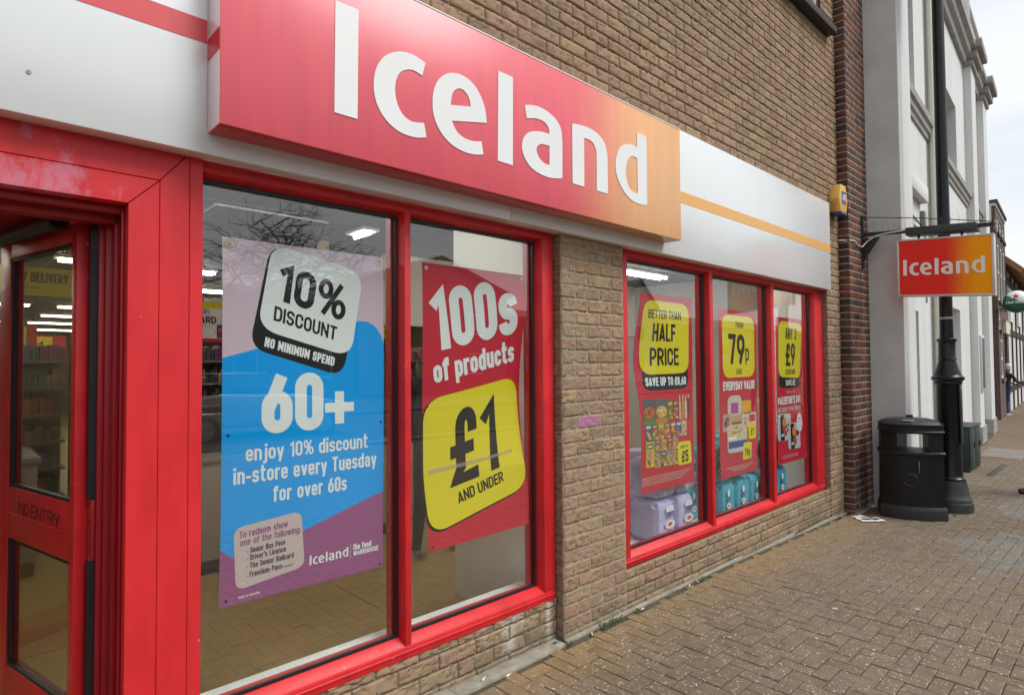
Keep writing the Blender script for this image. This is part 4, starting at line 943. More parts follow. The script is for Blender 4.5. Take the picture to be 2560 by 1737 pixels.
# ============================================================ INSIDE THE SHOP
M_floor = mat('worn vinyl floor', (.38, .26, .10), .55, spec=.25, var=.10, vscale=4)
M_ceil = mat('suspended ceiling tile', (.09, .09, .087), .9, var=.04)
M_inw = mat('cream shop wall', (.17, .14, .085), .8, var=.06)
mb = MB()
for i in range(7):
    for j in range(11):
        xa, ya = -1.6+i*1.8, 2.45+j*1.95
        mb.box(xa, xa+1.796, ya, ya+1.946, -.06, -.012)
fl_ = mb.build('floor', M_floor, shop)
mb = MB(); mb.box(-1.6, .20, 4.08, 4.49, -.0115, -.008); mb.box(.2, .62, 4.06, 4.47, -.0115, -.008); mb.build('floor_band', mat('terracotta floor band', (.30, .10, .03), .5, var=.1), fl_)
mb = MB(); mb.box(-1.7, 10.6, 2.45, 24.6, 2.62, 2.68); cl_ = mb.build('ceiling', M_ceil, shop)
mb = MB()
for i in range(20): mb.box(-1.6+i*.6, -1.576+i*.6, 2.45, 24.5, 2.612, 2.62)
for j in range(36): mb.box(-1.6, 10.5, 2.46+j*.6, 2.484+j*.6, 2.610, 2.6195)
mb.build('ceiling_grid', mat('ceiling grid', (.10, .10, .097), .6), cl_)
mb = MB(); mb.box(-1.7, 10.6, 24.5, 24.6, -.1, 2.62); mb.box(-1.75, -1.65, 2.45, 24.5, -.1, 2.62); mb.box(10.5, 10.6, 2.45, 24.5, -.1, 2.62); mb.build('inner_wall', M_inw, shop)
mb = MB(); mb.box(1.35, 2.16, 4.33, 4.345, 2.597, 2.609); mb.box(1.335, 1.349, 4.33, 4.62, 2.597, 2.609); mb.build('ceiling_trim', mat('white ceiling trim', (.8, .82, .8), .5), shop)
M_wbox = mat('white display casing', (.80, .84, .83), .5, var=.06, vscale=3)
mb = MB(); mb.box(2.47, 2.60, 2.44, 3.17, -.012, 2.62); mb.build('display_casing', M_wbox, shop, bevel=.004)
mb = MB(); mb.box(6.50, 6.60, 2.44, 2.80, -.01, 2.62); mb.build('display_casing', M_wbox, shop, bevel=.004)
mb = MB(); mb.box(3.2, 8.6, 5.2, 5.28, 1.9, 2.62); mb.build('bulkhead', mat('pale bulkhead', (.84, .86, .85), .8), shop)
M_tube = mat('lit fluorescent tube', (1, .96, .84), .5, emit=13.0)
M_batten = mat('white batten', (.7, .7, .68), .5)
lights = []
def tube_light(x, y, w=1.5, along='x', tubes=(-.045, .045)):
    e = empty('ceiling_light', (x, y, 2.61), 'white twin tube ceiling light, one of those lit inside the shop', 'ceiling light', 'strip lights on the shop ceiling')
    S_ = (lambda a, b: (x+a, y+b)) if along == 'x' else (lambda a, b: (x+b, y+a))
    (xa, ya), (xb, yb) = S_(-w/2, -.075), S_(w/2, .075)
    mb = MB(); mb.box(xa, xb, ya, yb, 2.585, 2.609); mb.build('housing', M_batten, e)
    for dy in tubes:
        mb = MB(); mb.tube([(*S_(-w/2+.03, dy), 2.568), (*S_(w/2-.03, dy), 2.568)], .016, 8); mb.build('tube', M_tube, e, smooth=60)
for y in (4.2, 7.4, 9.2, 11.0):
    for x in (-.4, 1.55, 3.75, 6.25, 8.4):
        if y == 4.2: continue
        tube_light(x if y != 9.2 else x+.7, y)
for y_ in (13.2, 15.6, 18.2, 21.5):
    for x_ in (.1+.02*y_, 2.2, 4.4): tube_light(x_, y_, 1.5)
for x_ in (-.3, 1.5, 3.9, 5.6): tube_light(x_, 3.25, 1.3)  # unseen row near the glass, added to brighten casing, packs, sill and floor
tube_light(6.0, 4.2, 1.3); tube_light(2.5, 4.42, .30, 'y', (.0,)); tube_light(-.9, 5.2, 1.2, 'y')
# checkout counters
M_cnt = mat('pale grey counter laminate', (.34, .33, .28), .45, var=.07, vscale=3); M_dark = mat('black kickboard', (.012, .012, .014), .5)
def counter(x0, x1, y0, y1, lab):
    e = empty('checkout_counter', ((x0+x1)/2, (y0+y1)/2, -.012), lab, 'checkout')
    mb = MB(); mb.box(x0, x1, y0, y1, .09, .80); mb.build('body', M_cnt, e, bevel=.01)
    mb = MB(); mb.box(x0-.02, x1+.02, y0-.03, y1+.02, .80, .85); mb.build('worktop', mat('grey worktop', (.26, .26, .24), .35), e, bevel=.012)
    mb = MB(); mb.box(x0+.01, x1-.01, y0+.03, y1-.02, -.012, .09); mb.build('kickboard', M_dark, e)
    mb = MB(); mb.box(x0+.2, x0+.45, y0+.15, y0+.25, .85, 1.14); mb.box(x0+.3, x0+.35, y0+.18, y0+.22, .845, .9); mb.box(x1-.5, x1-.2, y0+.1, y0+.4, .852, .95); mb.build('till', mat('dark grey till', (.05, .05, .055), .4), e, bevel=.01)
counter(1.15, 3.2, 4.72, 5.5, 'long pale grey checkout counter behind the blue poster')
counter(-1.1, .52, 5.6, 6.4, 'pale grey checkout counter seen through the red door glass')
# shelves with massed groceries
M_shelf = mat('shop shelving', (.13, .125, .11), .5)
GC = [mat('packet '+str(i), c, .5) for i, c in enumerate(((.20, .02, .015), (.26, .07, .015), (.03, .05, .14), (.26, .23, .18), (.04, .09, .03), (.24, .16, .03), (.10, .02, .07), (.08, .045, .025), (.02, .02, .025), (.15, .02, .02), (.05, .05, .05), (.18, .12, .07)))]
def shelf_unit(x0, x1, y, top, lab, seed):
    e = empty('shelving_unit', ((x0+x1)/2, y, -.012), lab, 'shelving', 'grocery shelving inside the shop'); r = random.Random(seed)
    mb = MB(); mb.box(x0, x1, y+.38, y+.42, -.012, top)
    lv = [.10+i*.29 for i in range(int((top-.10)/.29)+1)]
    for z in lv: mb.box(x0, x1, y, y+.38, z, z+.03)
    mb.build('shelf_frame', M_shelf, e)
    mb = MB()
    for z in lv:
        x = x0+.02
        while x < x1-.1:
            c = r.randrange(12); wd = r.uniform(.035, .085)
            for k in range(r.randint(1, 3)):
                if x+wd > x1: break
                mb.box(x, x+wd-.006, y+.02+r.random()*.05, y+.3, z+.031, z+.03+r.uniform(.10, .22), c); x += wd
    o = mb.build('groceries', GC, e); o['kind'] = 'stuff'
shelf_unit(-1.5, 1.0, 8.2, 1.75, 'tall shelving of red and orange packets seen through the door', 1)
shelf_unit(1.1, 3.0, 8.4, 1.7, 'tall shelving of mixed groceries behind the blue poster', 2)
shelf_unit(3.1, 5.6, 8.0, 1.75, 'shelving of mixed groceries beyond the red £1 poster', 3)
shelf_unit(5.7, 9.5, 8.2, 1.8, 'shelving of mixed groceries deep behind the right window', 4)
# spirits shelf behind the till
e = empty('kiosk_shelf', (3.9, 6.2, 0), 'dark kiosk shelf holding a row of spirit bottles, between the two left posters', 'shelf')
mb = MB(); mb.box(2.9, 5.3, 6.2, 6.55, -.012, 1.28); mb.build('cabinet', mat('dark kiosk', (.035, .03, .03), .5), e, bevel=.01)
M_btl = [mat('bottle glass '+str(i), c, .12) for i, c in enumerate(((.28, .12, .03), (.35, .37, .33), (.06, .12, .04)))]
mbb = MB(); mbb.lathe([(.036, 0), (.038, .02), (.038, .19), (.03, .22), (.014, .25), (.013, .31), (.015, .315), (.0, .316)], (0, 0, 0), 12); b0 = None
for i in range(13):
    if b0 is None:
        b0 = mbb.build('bottle', M_btl[0], smooth=40); o = b0
    else:
        o = b0.copy(); COL.objects.link(o)
        if i % 3: o.data = bpy.data.meshes.get('bottle_v%d' % (i % 3)) or b0.data.copy(); o.data.name = 'bottle_v%d' % (i % 3); o.data.materials[0] = M_btl[i % 3]
    o.location = (3.05+i*.165, 6.33, 1.281); tag(o, ('amber', 'clear', 'green')[i % 3]+' glass spirit bottle in the row on the dark kiosk shelf', 'bottle', 'spirit bottles on the kiosk shelf, '+('amber', 'clear', 'green')[i % 3])
# hanging promotion boards
def board(name, lab, x0, x1, y, z0, z1, m, draw, th=.012):
    mb = MB(); mb.box(x0, x1, y, y+th, z0, z1); o = mb.build(name, m, None); tag(o, lab, 'sign')
    mb = MB()
    for xx in (x0+.05*(x1-x0), x1-.05*(x1-x0)): mb.box(xx-.003, xx+.003, y+.004, y+.008, z1, 2.611)
    mb.build('hanger', M_dark, o)
    parts = {}
    def put(part, V2, F2, mm, k):
        d = parts.setdefault((part, mm), ([], [])); b = len(d[0]); d[0].extend((q[0], y-.001*k, q[1]) for q in V2); d[1].extend(tuple(i+b for i in f) for f in F2)
    draw(put)
    for (part, mm), (V, Fc) in parts.items(): from_data(part, V, Fc, mm, parent=o)
def tx(put, s, x0, x1, z0, z1, m, k=2, dil=.08):
    for i, (V, Fc) in enumerate(text2d(s, *T3(x0, x1, z0, z1), dil=dil)): put('lettering', V, Fc, m, k+.1*(i % 5))
def rc(put, part, x0, x1, z0, z1, m, k=1): put(part, [(x0, z0), (x1, z0), (x1, z1), (x0, z1)], [(0, 1, 2, 3)], m, k)
board('hanging_board', 'yellow hanging board reading DELIVERY, seen through the door glass', -.25, .90, 7.0, 2.16, 2.42, I_yel, lambda q: (tx(q, 'FREE DAILY DELIVERY', .22, .86, 2.285, 2.375, I_black), tx(q, 'when you spend in store', .3, .66, 2.225, 2.25, I_black, dil=.02)))
board('hanging_board', 'red hanging board with a yellow £1 panel, nearer of two through the door', .22, .82, 9.05, 1.70, 2.0, I_red, lambda q: (rc(q, 'panel', .36, .72, 1.72, 1.98, I_yel), tx(q, '£1', .46, .62, 1.76, 1.93, I_black)))
board('hanging_board', 'red hanging board with a yellow £1 panel, lower and further back through the door', .62, 1.25, 10.3, 1.62, 1.94, I_red, lambda q: (rc(q, 'panel', .74, 1.10, 1.64, 1.92, I_yel), tx(q, '£1', .84, 1.0, 1.69, 1.86, I_black)))
board('hanging_board', 'red hanging board with a yellow figure 2, just right of the blue poster', 3.42, 3.86, 6.0, 1.76, 2.13, I_red, lambda q: (rc(q, 'panel', 3.52, 3.82, 1.80, 2.09, I_yel), tx(q, '2', 3.68, 3.76, 1.86, 2.03, I_black)))
board('hanging_board', 'small navy card hung askew beside the red £1 poster', 4.06, 4.20, 6.0, 2.15, 2.34, mat('navy card', (.03, .035, .12), .5), lambda q: rc(q, 'panel', 4.08, 4.18, 2.20, 2.30, I_red))
board('hanging_board', 'white and yellow promotion board reading FOR CARD, left of the blue poster', 1.45, 2.05, 6.0, 1.73, 2.10, I_white, lambda q: (rc(q, 'panel', 1.45, 2.05, 2.04, 2.10, I_yel), tx(q, 'FOR', 1.70, 1.805, 1.985, 2.03, I_black, dil=.02), tx(q, 'CARD', 1.675, 1.865, 1.90, 1.965, I_black, dil=.12), rc(q, 'panel', 1.45, 2.05, 1.73, 1.76, I_red), rc(q, 'card_picture', 1.87, 1.96, 1.765, 1.89, mat('purple card', (.07, .04, .16), .5), 2), rc(q, 'card_picture', 1.885, 1.945, 1.82, 1.86, I_red, 3)))
board('hanging_board', 'dark red hanging board with pale lettering, top right of the blue poster', 3.62, 4.02, 6.6, 2.12, 2.42, mat('dusky red card', (.30, .05, .06), .5), lambda q: (tx(q, 'REAL', 3.68, 3.95, 2.30, 2.37, I_blush), tx(q, 'DEALS', 3.68, 3.97, 2.18, 2.26, I_blush)))
mb = MB(); mb.box(2.42, 2.50, 5.0, 5.08, 1.9, 2.608); tag(mb.build('ceiling_post', mat('cream post', (.68, .62, .36), .5), None, bevel=.006), 'short cream post hanging from the shop ceiling above the blue poster', 'post')
mb = MB(); mb.tube([(.235, 4.0, 2.60), (.235, 4.0, 2.0), (.225, 4.0, 1.82), (.205, 4.0, 1.76), (.19, 4.0, 1.80), (.17, 4.0, 1.90), (.165, 4.0, 2.06)], .012, 8); tag(mb.build('cable_loop', M_dark, None, smooth=60), 'black cable hanging in a loop behind the door glass', 'cable')
# packs stacked in the right window
def pack(name, base, x, z, print_draw, dark, lab, grp, y0=2.452):
    wd, ht, dp = .262, .292, .24
    V = []; Fc = []; nx, nz_, ny = 9, 9, 6
    bm = bmesh.new(); bmesh.ops.create_cube(bm, size=1)
    bmesh.ops.subdivide_edges(bm, edges=bm.edges[:], cuts=7, use_grid_fill=True)
    r = random.Random(int(x*1000+z*77))
    ph = r.uniform(0, 6)
    for v in bm.verts:
        a, b, c = v.co*2
        k = 1-.10*max(0, abs(a)**8*abs(c)**8+abs(b)**8*abs(c)**8+abs(a)**8*abs(b)**8)
        bul = .012*math.cos(a*math.pi*1.5)**2
        v.co = Vector((x+wd/2+a*k*wd/2+.003*math.sin(9*c+ph), y0+dp/2+b*k*dp/2-(bul if b < -.9 else 0), z+ht/2+c*k*ht/2+.004*math.sin(7*a+ph)*(1 if c > 0 else 0)))
    me = bpy.data.meshes.new(name); bm.to_mesh(me); bm.free(); me.materials.append(base); me.polygons.foreach_set('use_smooth', np.ones(len(me.polygons), bool)); me.set_sharp_from_angle(angle=rad(50))
    o = bpy.data.objects.new(name, me); COL.objects.link(o); tag(o, lab, 'pack', grp)
    parts = {}
    def put(part, V2, F2, m, k):
        d = parts.setdefault((part, m), ([], [])); b = len(d[0]); d[0].extend((x+q[0], y0-.014-.0008*k, z+q[1]) for q in V2); d[1].extend(tuple(i+b for i in f) for f in F2)
    print_draw(put, dark)
    for (part, m), (V, Fc) in parts.items(): from_data(part, V, Fc, m, parent=o)
def el(cx, cz, rx, rz): return [(cx+rx*math.cos(k*math.pi/12), cz+rz*math.sin(k*math.pi/12)) for k in range(24)], [tuple(range(24))]
M_lilink = ink('violet', (.16, .13, .40))
def lilac(put, dark):
    put('logo', *el(.17, .225, .055, .030), I_white, 1); put('logo', *el(.17, .200, .058, .009), M_lilink, 2)
    for i, (V, Fc) in enumerate(text2d('soft', *T3(.115, .225, .165, .190), dil=.05)): put('lettering', V, Fc, M_lilink, 2+i*.1)
    put('logo', *el(.17, .115, .065, .032), I_white, 1); put('logo', *el(.17, .118, .03, .014), ink('coral', (.60, .16, .12)), 2)
    for i, (V, Fc) in enumerate(text2d('18', *T3(.06, .10, .03, .06), dil=.05)): put('lettering', V, Fc, I_white, 1+i*.1)
def teal(put, dark):
    put('logo', *el(.13, .10, .034, .026), I_white, 1); put('logo', *el(.13, .205, .022, .03), I_white, 1); put('logo', *el(.13, .155, .03, .020), ink('mid blue', (.10, .18, .42)), 1.5)
    put('logo', *el(.13, .10, .016, .010), ink('coral', (.60, .16, .12)), 2)
PK = [('lilac', 3.72, .207), ('lilac', 3.985, .207), ('lilac', 3.745, .512), ('lilac', 4.045, .512), ('teal', 4.66, .207), ('teal', 4.926, .207), ('teal', 5.19, .207), ('teal', 4.52, .512), ('teal', 4.93, .512), ('teal', 5.272, .512), ('teal', 5.735, .207), ('teal', 5.735, .512), ('lilac', 3.50, .207, 2.74), ('lilac', 3.78, .207, 2.74), ('lilac', 4.06, .512, 2.74), ('teal', 4.36, .207, 2.60), ('teal', 5.50, .512, 2.74), ('lilac', 4.34, .512, 2.62)]
PL = ['lilac film toilet roll pack at the left of the bottom row in the window', 'lilac film toilet roll pack on the sill next to the window bar', 'lilac toilet roll pack stacked above, half hidden by the half price poster', 'lilac toilet roll pack stacked above, against the window bar',
      'turquoise pack at the left of the bottom row in the middle pane', 'turquoise pack in the centre of the bottom row in the middle pane', 'turquoise pack at the right of the bottom row in the middle pane', 'turquoise pack on the second row, left edge of the middle pane', 'turquoise pack on the second row behind the everyday value poster', 'turquoise pack on the second row, right of the everyday value poster', "turquoise pack on the sill below the Valentine's poster", "turquoise pack stacked behind the Valentine's poster", 'lilac toilet roll pack standing further back at the far left of the display', 'lilac toilet roll pack standing directly behind the front bottom pair', 'lilac toilet roll pack on the second row of the rear stack', 'turquoise pack set back behind the first window bar', 'turquoise pack on the rear second row behind the second window bar', 'lilac toilet roll pack set back above the first window bar']
# ============================================================ helper for people
def person(name, lab, joints, edges, paint, mats, extra=None):
    """one continuous skinned body; paint(face centre) -> material index"""
    bm = bmesh.new(); keys = list(joints); vs = [bm.verts.new(joints[k][0]) for k in keys]; ix = {k: i for i, k in enumerate(keys)}
    for a, b in edges: bm.edges.new((vs[ix[a]], vs[ix[b]]))
    me = bpy.data.meshes.new(name); bm.to_mesh(me); bm.free()
    o = bpy.data.objects.new(name, me); COL.objects.link(o)
    sk = o.modifiers.new('skin', 'SKIN'); sk.branch_smoothing = .4; o.modifiers.new('sub', 'SUBSURF').levels = 2
    o.modifiers['sub'].render_levels = 2
    lay = me.skin_vertices[0].data
    for i, k in enumerate(keys):
        r = joints[k][1]; lay[i].radius = r if isinstance(r, tuple) else (r, r); lay[i].use_root = (k == 'pelvis')
    dg = bpy.context.evaluated_depsgraph_get(); m2 = bpy.data.meshes.new_from_object(o.evaluated_get(dg))
    o.modifiers.clear(); o.data = m2; m2.materials.clear()
    for m in mats: m2.materials.append(m)
    m2.polygons.foreach_set('material_index', np.array([paint(p.center) for p in m2.polygons], dtype=np.int32)); m2.polygons.foreach_set('use_smooth', np.ones(len(m2.polygons), bool))
    tag(o, lab, 'person'); return o
def hand(J, E, wrist, tip, side, r=.0085, n='h'):
    """palm with five unequal curled fingers from the wrist towards tip"""
    w_ = Vector(wrist); d = (Vector(tip)-w_).normalized(); s = Vector(side).normalized(); u_ = d.cross(s)
    J[n+'palm'] = (tuple(w_+d*.055), (.030, .018))
    for i, (o_, l) in enumerate(((-.028, .062), (-.010, .075), (.010, .070), (.028, .055))):
        a = w_+d*.092+s*o_; b = a+d*l*.5-u_*.008; c = b+d*l*.35-u_*.028
        J[n+'k%d' % i] = (tuple(a), r); J[n+'m%d' % i] = (tuple(b), r*.92); J[n+'t%d' % i] = (tuple(c), r*.75)
        E += [(n+'palm', n+'k%d' % i), (n+'k%d' % i, n+'m%d' % i), (n+'m%d' % i, n+'t%d' % i)]
    a = w_+d*.04-s*.036; b = a+d*.03-s*.02; c = b+d*.025-s*.003
    J[n+'th0'] = (tuple(a), r*1.15); J[n+'th1'] = (tuple(b), r); J[n+'th2'] = (tuple(c), r*.8)
    E += [(n+'palm', n+'th0'), (n+'th0', n+'th1'), (n+'th1', n+'th2')]
def film_packs():
    for (kind, x, z, *yy), lab in zip(PK, PL):
        base = mat('lilac film plain', (.54, .53, .78), .25, var=.25, vscale=5) if kind == 'lilac' else mat('turquoise film plain', (.06, .46, .60), .22, var=.22, vscale=6)
        pack('product_pack', base, x, z, lilac if kind == 'lilac' else teal, None, lab, 'packs stacked in the right shop window', *yy)
film_packs()

# ============================================================ STREET BEYOND THE SHOP
TH = rad(3.5); CT, ST = math.cos(TH), math.sin(TH)
def frame(ox, oy):
    return lambda v: (ox+v[0]*CT-v[1]*ST, oy+v[0]*ST+v[1]*CT, v[2])
M_wht = mat('white masonry paint', (.66, .67, .66), .75, var=.09, vscale=1.6, bump=.3, bscale=30, stretch=(3, 3, .35))
M_whs = mat('shade toned render', (.55, .545, .53), .85, var=.10, vscale=2.6, bump=.9, bscale=22)  # side wall greyed below the front white, its shade put into the colour
M_led = mat('weathered grey moulding', (.33, .32, .30), .8, var=.25, vscale=8)
M_wgl = mat('dark window glass', (.02, .022, .025), .06, spec=.7)
def side_weather(m):
    """cracked flaking patches in the render"""
    n = m.node_tree; p = n.nodes['Principled BSDF']; old = p.inputs['Base Color'].links[0].from_socket
    co = n.nodes.new('ShaderNodeTexCoord'); t = n.nodes.new('ShaderNodeTexNoise'); t.inputs['Scale'].default_value = 3.1; t.inputs['Detail'].default_value = 9; t.inputs['Roughness'].default_value = .68
    n.links.new(co.outputs['Object'], t.inputs['Vector'])
    mr = n.nodes.new('ShaderNodeMapRange'); mr.inputs[1].default_value = .655; mr.inputs[2].default_value = .68; mr.inputs[4].default_value = .55
    n.links.new(t.outputs['Fac'], mr.inputs[0]); mm = n.nodes.new('ShaderNodeMix'); mm.data_type = 'RGBA'
    n.links.new(mr.outputs[0], mm.inputs['Factor']); n.links.new(old, mm.inputs[6]); mm.inputs[7].default_value = (.36, .33, .25, 1); n.links.new(mm.outputs[2], p.inputs['Base Color'])
side_weather(M_whs)
wb = empty('white_building', (12, 2.5, -.1), 'tall white painted building with pilasters and grey mouldings next to the brick shop', 'building')
W_ = frame(7.65, 1.83)
def wall_with_holes(mb, u0, u1, z0, z1, v0, v1, holes, T, m=0):
    xs = sorted({u0, u1, *[h[0] for h in holes], *[h[1] for h in holes]}); zs = sorted({z0, z1, *[h[2] for h in holes], *[h[3] for h in holes]})
    for i in range(len(xs)-1):
        for j in range(len(zs)-1):
            cx, cz = (xs[i]+xs[i+1])/2, (zs[j]+zs[j+1])/2
            if any(h[0] < cx < h[1] and h[2] < cz < h[3] for h in holes): continue
            mb.box(xs[i], xs[i+1], v0, v1, zs[j], zs[j+1], m, T)
mb = MB()
wall_with_holes(mb, .68, 2.70, -.2, 8.3, .125, .8, [(.76, 1.64, -.2, 2.15), (.95, 1.80, 4.94, 7.0)], W_)
wall_with_holes(mb, 3.38, 6.95, -.2, 8.3, .125, .8, [(4.05, 5.75, 4.77, 6.12), (4.2, 5.6, -.2, 2.4)], W_)
wall_with_holes(mb, 7.65, 9.07, -.2, 8.3, .125, .8, [(7.85, 8.75, 4.77, 6.12)], W_)
mb.box(0.3, 9.8, .8, 6.0, -.2, 8.3, 0, W_)
mb.build('wall', M_wht, wb)
mb = MB(); mb.box(-.001, .30, .012, 6.0, -.2, 8.6, 0, W_); mb.build('side_wall', M_whs, wb)
for a, b in ((.30, .68), (2.70, 3.38), (6.95, 7.65), (9.07, 9.80)):
    mb = MB(); mb.box(a if a > .3 else .001, b, 0, .8 if a > .3 else .011, -.2, 7.28, 0, W_)
    if a <= .3: mb.box(.302, b, .011, .8, -.2, 7.28, 0, W_)
    mb.build('pilaster', M_wht, wb)
    mb = MB(); mb.box((a if a > .3 else 0)-.05, b+.05, -.05, .8, 7.28, 7.40, 0, W_); mb.box((a if a > .3 else 0)-.10, b+.10, -.12, .8, 7.40, 7.56, 0, W_); mb.box((a if a > .3 else 0)-.16, b+.16, -.20, .8, 7.56, 7.72, 0, W_)
    mb.build('capital', M_led, wb, bevel=.02)
for a, b in ((.84, 2.54), (3.54, 6.79), (7.81, 8.91)):
    mb = MB(); mb.prism([(.125, 7.30), (.06, 7.30), (.04, 7.40), (-.02, 7.44), (-.04, 7.54), (-.10, 7.58), (-.10, 7.70), (.125, 7.70)], a, b, axis='x', T=W_); mb.build('cornice', M_led, wb)
mb = MB(); mb.box(.05, 9.75, .05, .5, 7.73, 8.55, 0, W_); mb.box(0, 9.8, 0, .55, 8.55, 8.62, 0, W_); mb.build('parapet', M_wht, wb)
mb = MB(); mb.prism([(5.16+1.15*math.cos(k*math.pi/16), 7.72+1.15*math.sin(k*math.pi/16)) for k in range(17)], -.08, .3, T=W_); mb.build('round_pediment', M_led, wb, bevel=.02)
for a, b, z in ((.70, 2.69, 4.66), (3.40, 6.94, 4.50), (7.67, 9.06, 4.50)):
    mb = MB(); mb.prism([(.125, z), (.10, z), (.095, z+.06), (.07, z+.08), (.065, z+.15), (.035, z+.17), (.03, z+.26), (.125, z+.26)], a, b, axis='x', T=W_); mb.build('moulding', M_led, wb)
for a, b, z, d in ((.78, 1.98, 3.62, .03), (.80, 1.50, 3.20, .06)):
    mb = MB(); mb.box(a, b, d, .125, z, z+.20 if z > 3.5 else z+.05, 0, W_); mb.build('hood', M_wht, wb, bevel=.01)
for a, b, z0, z1 in ((.95, 1.80, 4.94, 7.0), (4.05, 5.75, 4.77, 6.12), (7.85, 8.75, 4.77, 6.12)):
    mb = MB()
    for q in ((a, a+.06, z0, z1), (b-.06, b, z0, z1), (a+.06, b-.06, z0, z0+.06), (a+.06, b-.06, z1-.06, z1), ((a+b)/2-.025, (a+b)/2+.025, z0+.06, z1-.06)): mb.box(q[0], q[1], .42, .48, q[2], q[3], 0, W_)
    o = mb.build('window', M_wfr, wb); mb = MB(); mb.box(a, b, .45, .46, z0, z1, 0, W_); mb.build('pane', M_wgl, o)
mb = MB(); mb.box(.76, 1.64, .74, .79, -.1, 2.15, 0, W_); mb.build('door', mat('grey painted door', (.45, .45, .44), .6, var=.06), wb)
mb = MB(); mb.box(4.2, 5.6, .5, .56, -.1, 2.4, 0, W_); mb.build('door', mat('cream double door', (.60, .59, .55), .6, var=.06), wb)
for a, b in ((6.90, 7.70), (9.02, 9.84), (2.66, 3.42)):
    mb = MB(); mb.box(a, b, -.03, .1, -.2, .22, 0, W_); mb.build('plinth', M_led, wb)
mb = MB(); mb.box(7.10, 7.58, -.035, -.002, .90, 2.0, 0, W_); nb = mb.build('notice_frame', M_wfr, None, bevel=.006); tag(nb, 'white framed notice board with a purple notice on the white building', 'notice board')
mb = MB(); mb.box(7.15, 7.53, -.039, -.0355, .95, 1.95, 0, W_); mb.build('notice', mat('dark notice', (.07, .05, .085), .5, var=.6, vscale=9), nb)
mb = MB(); c_ = W_((2.9, -.02, 2.55)); mb.lathe([(.05, .06), (.10, .04), (.10, 0), (.085, -.05), (.05, -.085), (.0, -.095)], c_, 16); tag(mb.build('security_camera', mat('smoked dome', (.03, .03, .035), .15), None, smooth=50), 'dark dome security camera on the white building under the hanging sign', 'camera')

def brick_tex(name, c1, c2, mo, scale=1.):
    m = bpy.data.materials.new(name); m.use_nodes = True; n = m.node_tree; p = n.nodes['Principled BSDF']; p.inputs['Roughness'].default_value = .85; MATS[name] = m
    co = n.nodes.new('ShaderNodeTexCoord'); sx = n.nodes.new('ShaderNodeSeparateXYZ'); n.links.new(co.outputs['Object'], sx.inputs[0])
    ad = n.nodes.new('ShaderNodeMath'); n.links.new(sx.outputs['X'], ad.inputs[0]); n.links.new(sx.outputs['Y'], ad.inputs[1])
    cx = n.nodes.new('ShaderNodeCombineXYZ'); n.links.new(ad.outputs[0], cx.inputs[0]); n.links.new(sx.outputs['Z'], cx.inputs[1])
    b = n.nodes.new('ShaderNodeTexBrick'); b.inputs['Scale'].default_value = 1; b.inputs['Brick Width'].default_value = .225; b.inputs['Row Height'].default_value = .075; b.inputs['Mortar Size'].default_value = .006
    b.inputs['Color1'].default_value = (*c1, 1); b.inputs['Color2'].default_value = (*c2, 1); b.inputs['Mortar'].default_value = (*mo, 1)
    n.links.new(cx.outputs[0], b.inputs['Vector'])
    t = n.nodes.new('ShaderNodeTexNoise'); t.inputs['Scale'].default_value = 1.3; t.inputs['Detail'].default_value = 6; n.links.new(co.outputs['Object'], t.inputs['Vector'])
    mr = n.nodes.new('ShaderNodeMapRange'); mr.inputs[1].default_value = .3; mr.inputs[2].default_value = .7; mr.inputs[3].default_value = .78; mr.inputs[4].default_value = 1.2; n.links.new(t.outputs['Fac'], mr.inputs[0])
    vm = n.nodes.new('ShaderNodeVectorMath'); vm.operation = 'SCALE'; n.links.new(b.outputs['Color'], vm.inputs[0]); n.links.new(mr.outputs[0], vm.inputs['Scale']); n.links.new(vm.outputs[0], p.inputs['Base Color'])
    bp = n.nodes.new('ShaderNodeBump'); bp.inputs['Strength'].default_value = .4; bp.inputs['Distance'].default_value = .006; bp.invert = True; n.links.new(b.outputs['Fac'], bp.inputs['Height']); n.links.new(bp.outputs[0], p.inputs['Normal'])
    return m
M_bk1 = brick_tex('brown brickwork', (.085, .055, .05), (.12, .065, .055), (.16, .13, .11))
M_bk2 = brick_tex('red brickwork', (.20, .085, .06), (.16, .075, .055), (.25, .21, .17))
db = empty('brick_building', (22, 4, -.1), 'dark brown brick building with tall white sash windows beyond the white building', 'building')
D_ = frame(20.7, 2.76)
wins = [(.35, .95, 3.15, 4.75), (1.25, 1.85, 3.15, 4.75), (2.15, 2.75, 3.15, 4.75), (.40, .9, 5.05, 5.45), (1.3, 1.8, 5.05, 5.45), (2.2, 2.7, 5.05, 5.45), (.6, 1.3, 1.0, 2.1), (.35, .8, 2.35, 2.95)]
mb = MB(); wall_with_holes(mb, 0, 3.0, -.3, 5.7, 0, .3, wins+[(1.75, 2.7, -.3, 2.2)], D_); mb.box(0, 3.0, .3, 8, -.3, 5.7, 0, D_); mb.build('wall', M_bk1, db)
mb = MB(); mb.box(-.006, 0, .08, .5, 5.15, 5.70, 0, D_); mb.box(-.02, 3.02, -.02, 8, 5.70, 5.78, 0, D_); mb.build('parapet', M_wht, db)
mb = MB(); mb.box(-.05, 3.05, -.06, 8, 5.78, 5.86, 0, D_); mb.build('coping', mat('dark coping', (.05, .05, .055), .7), db)
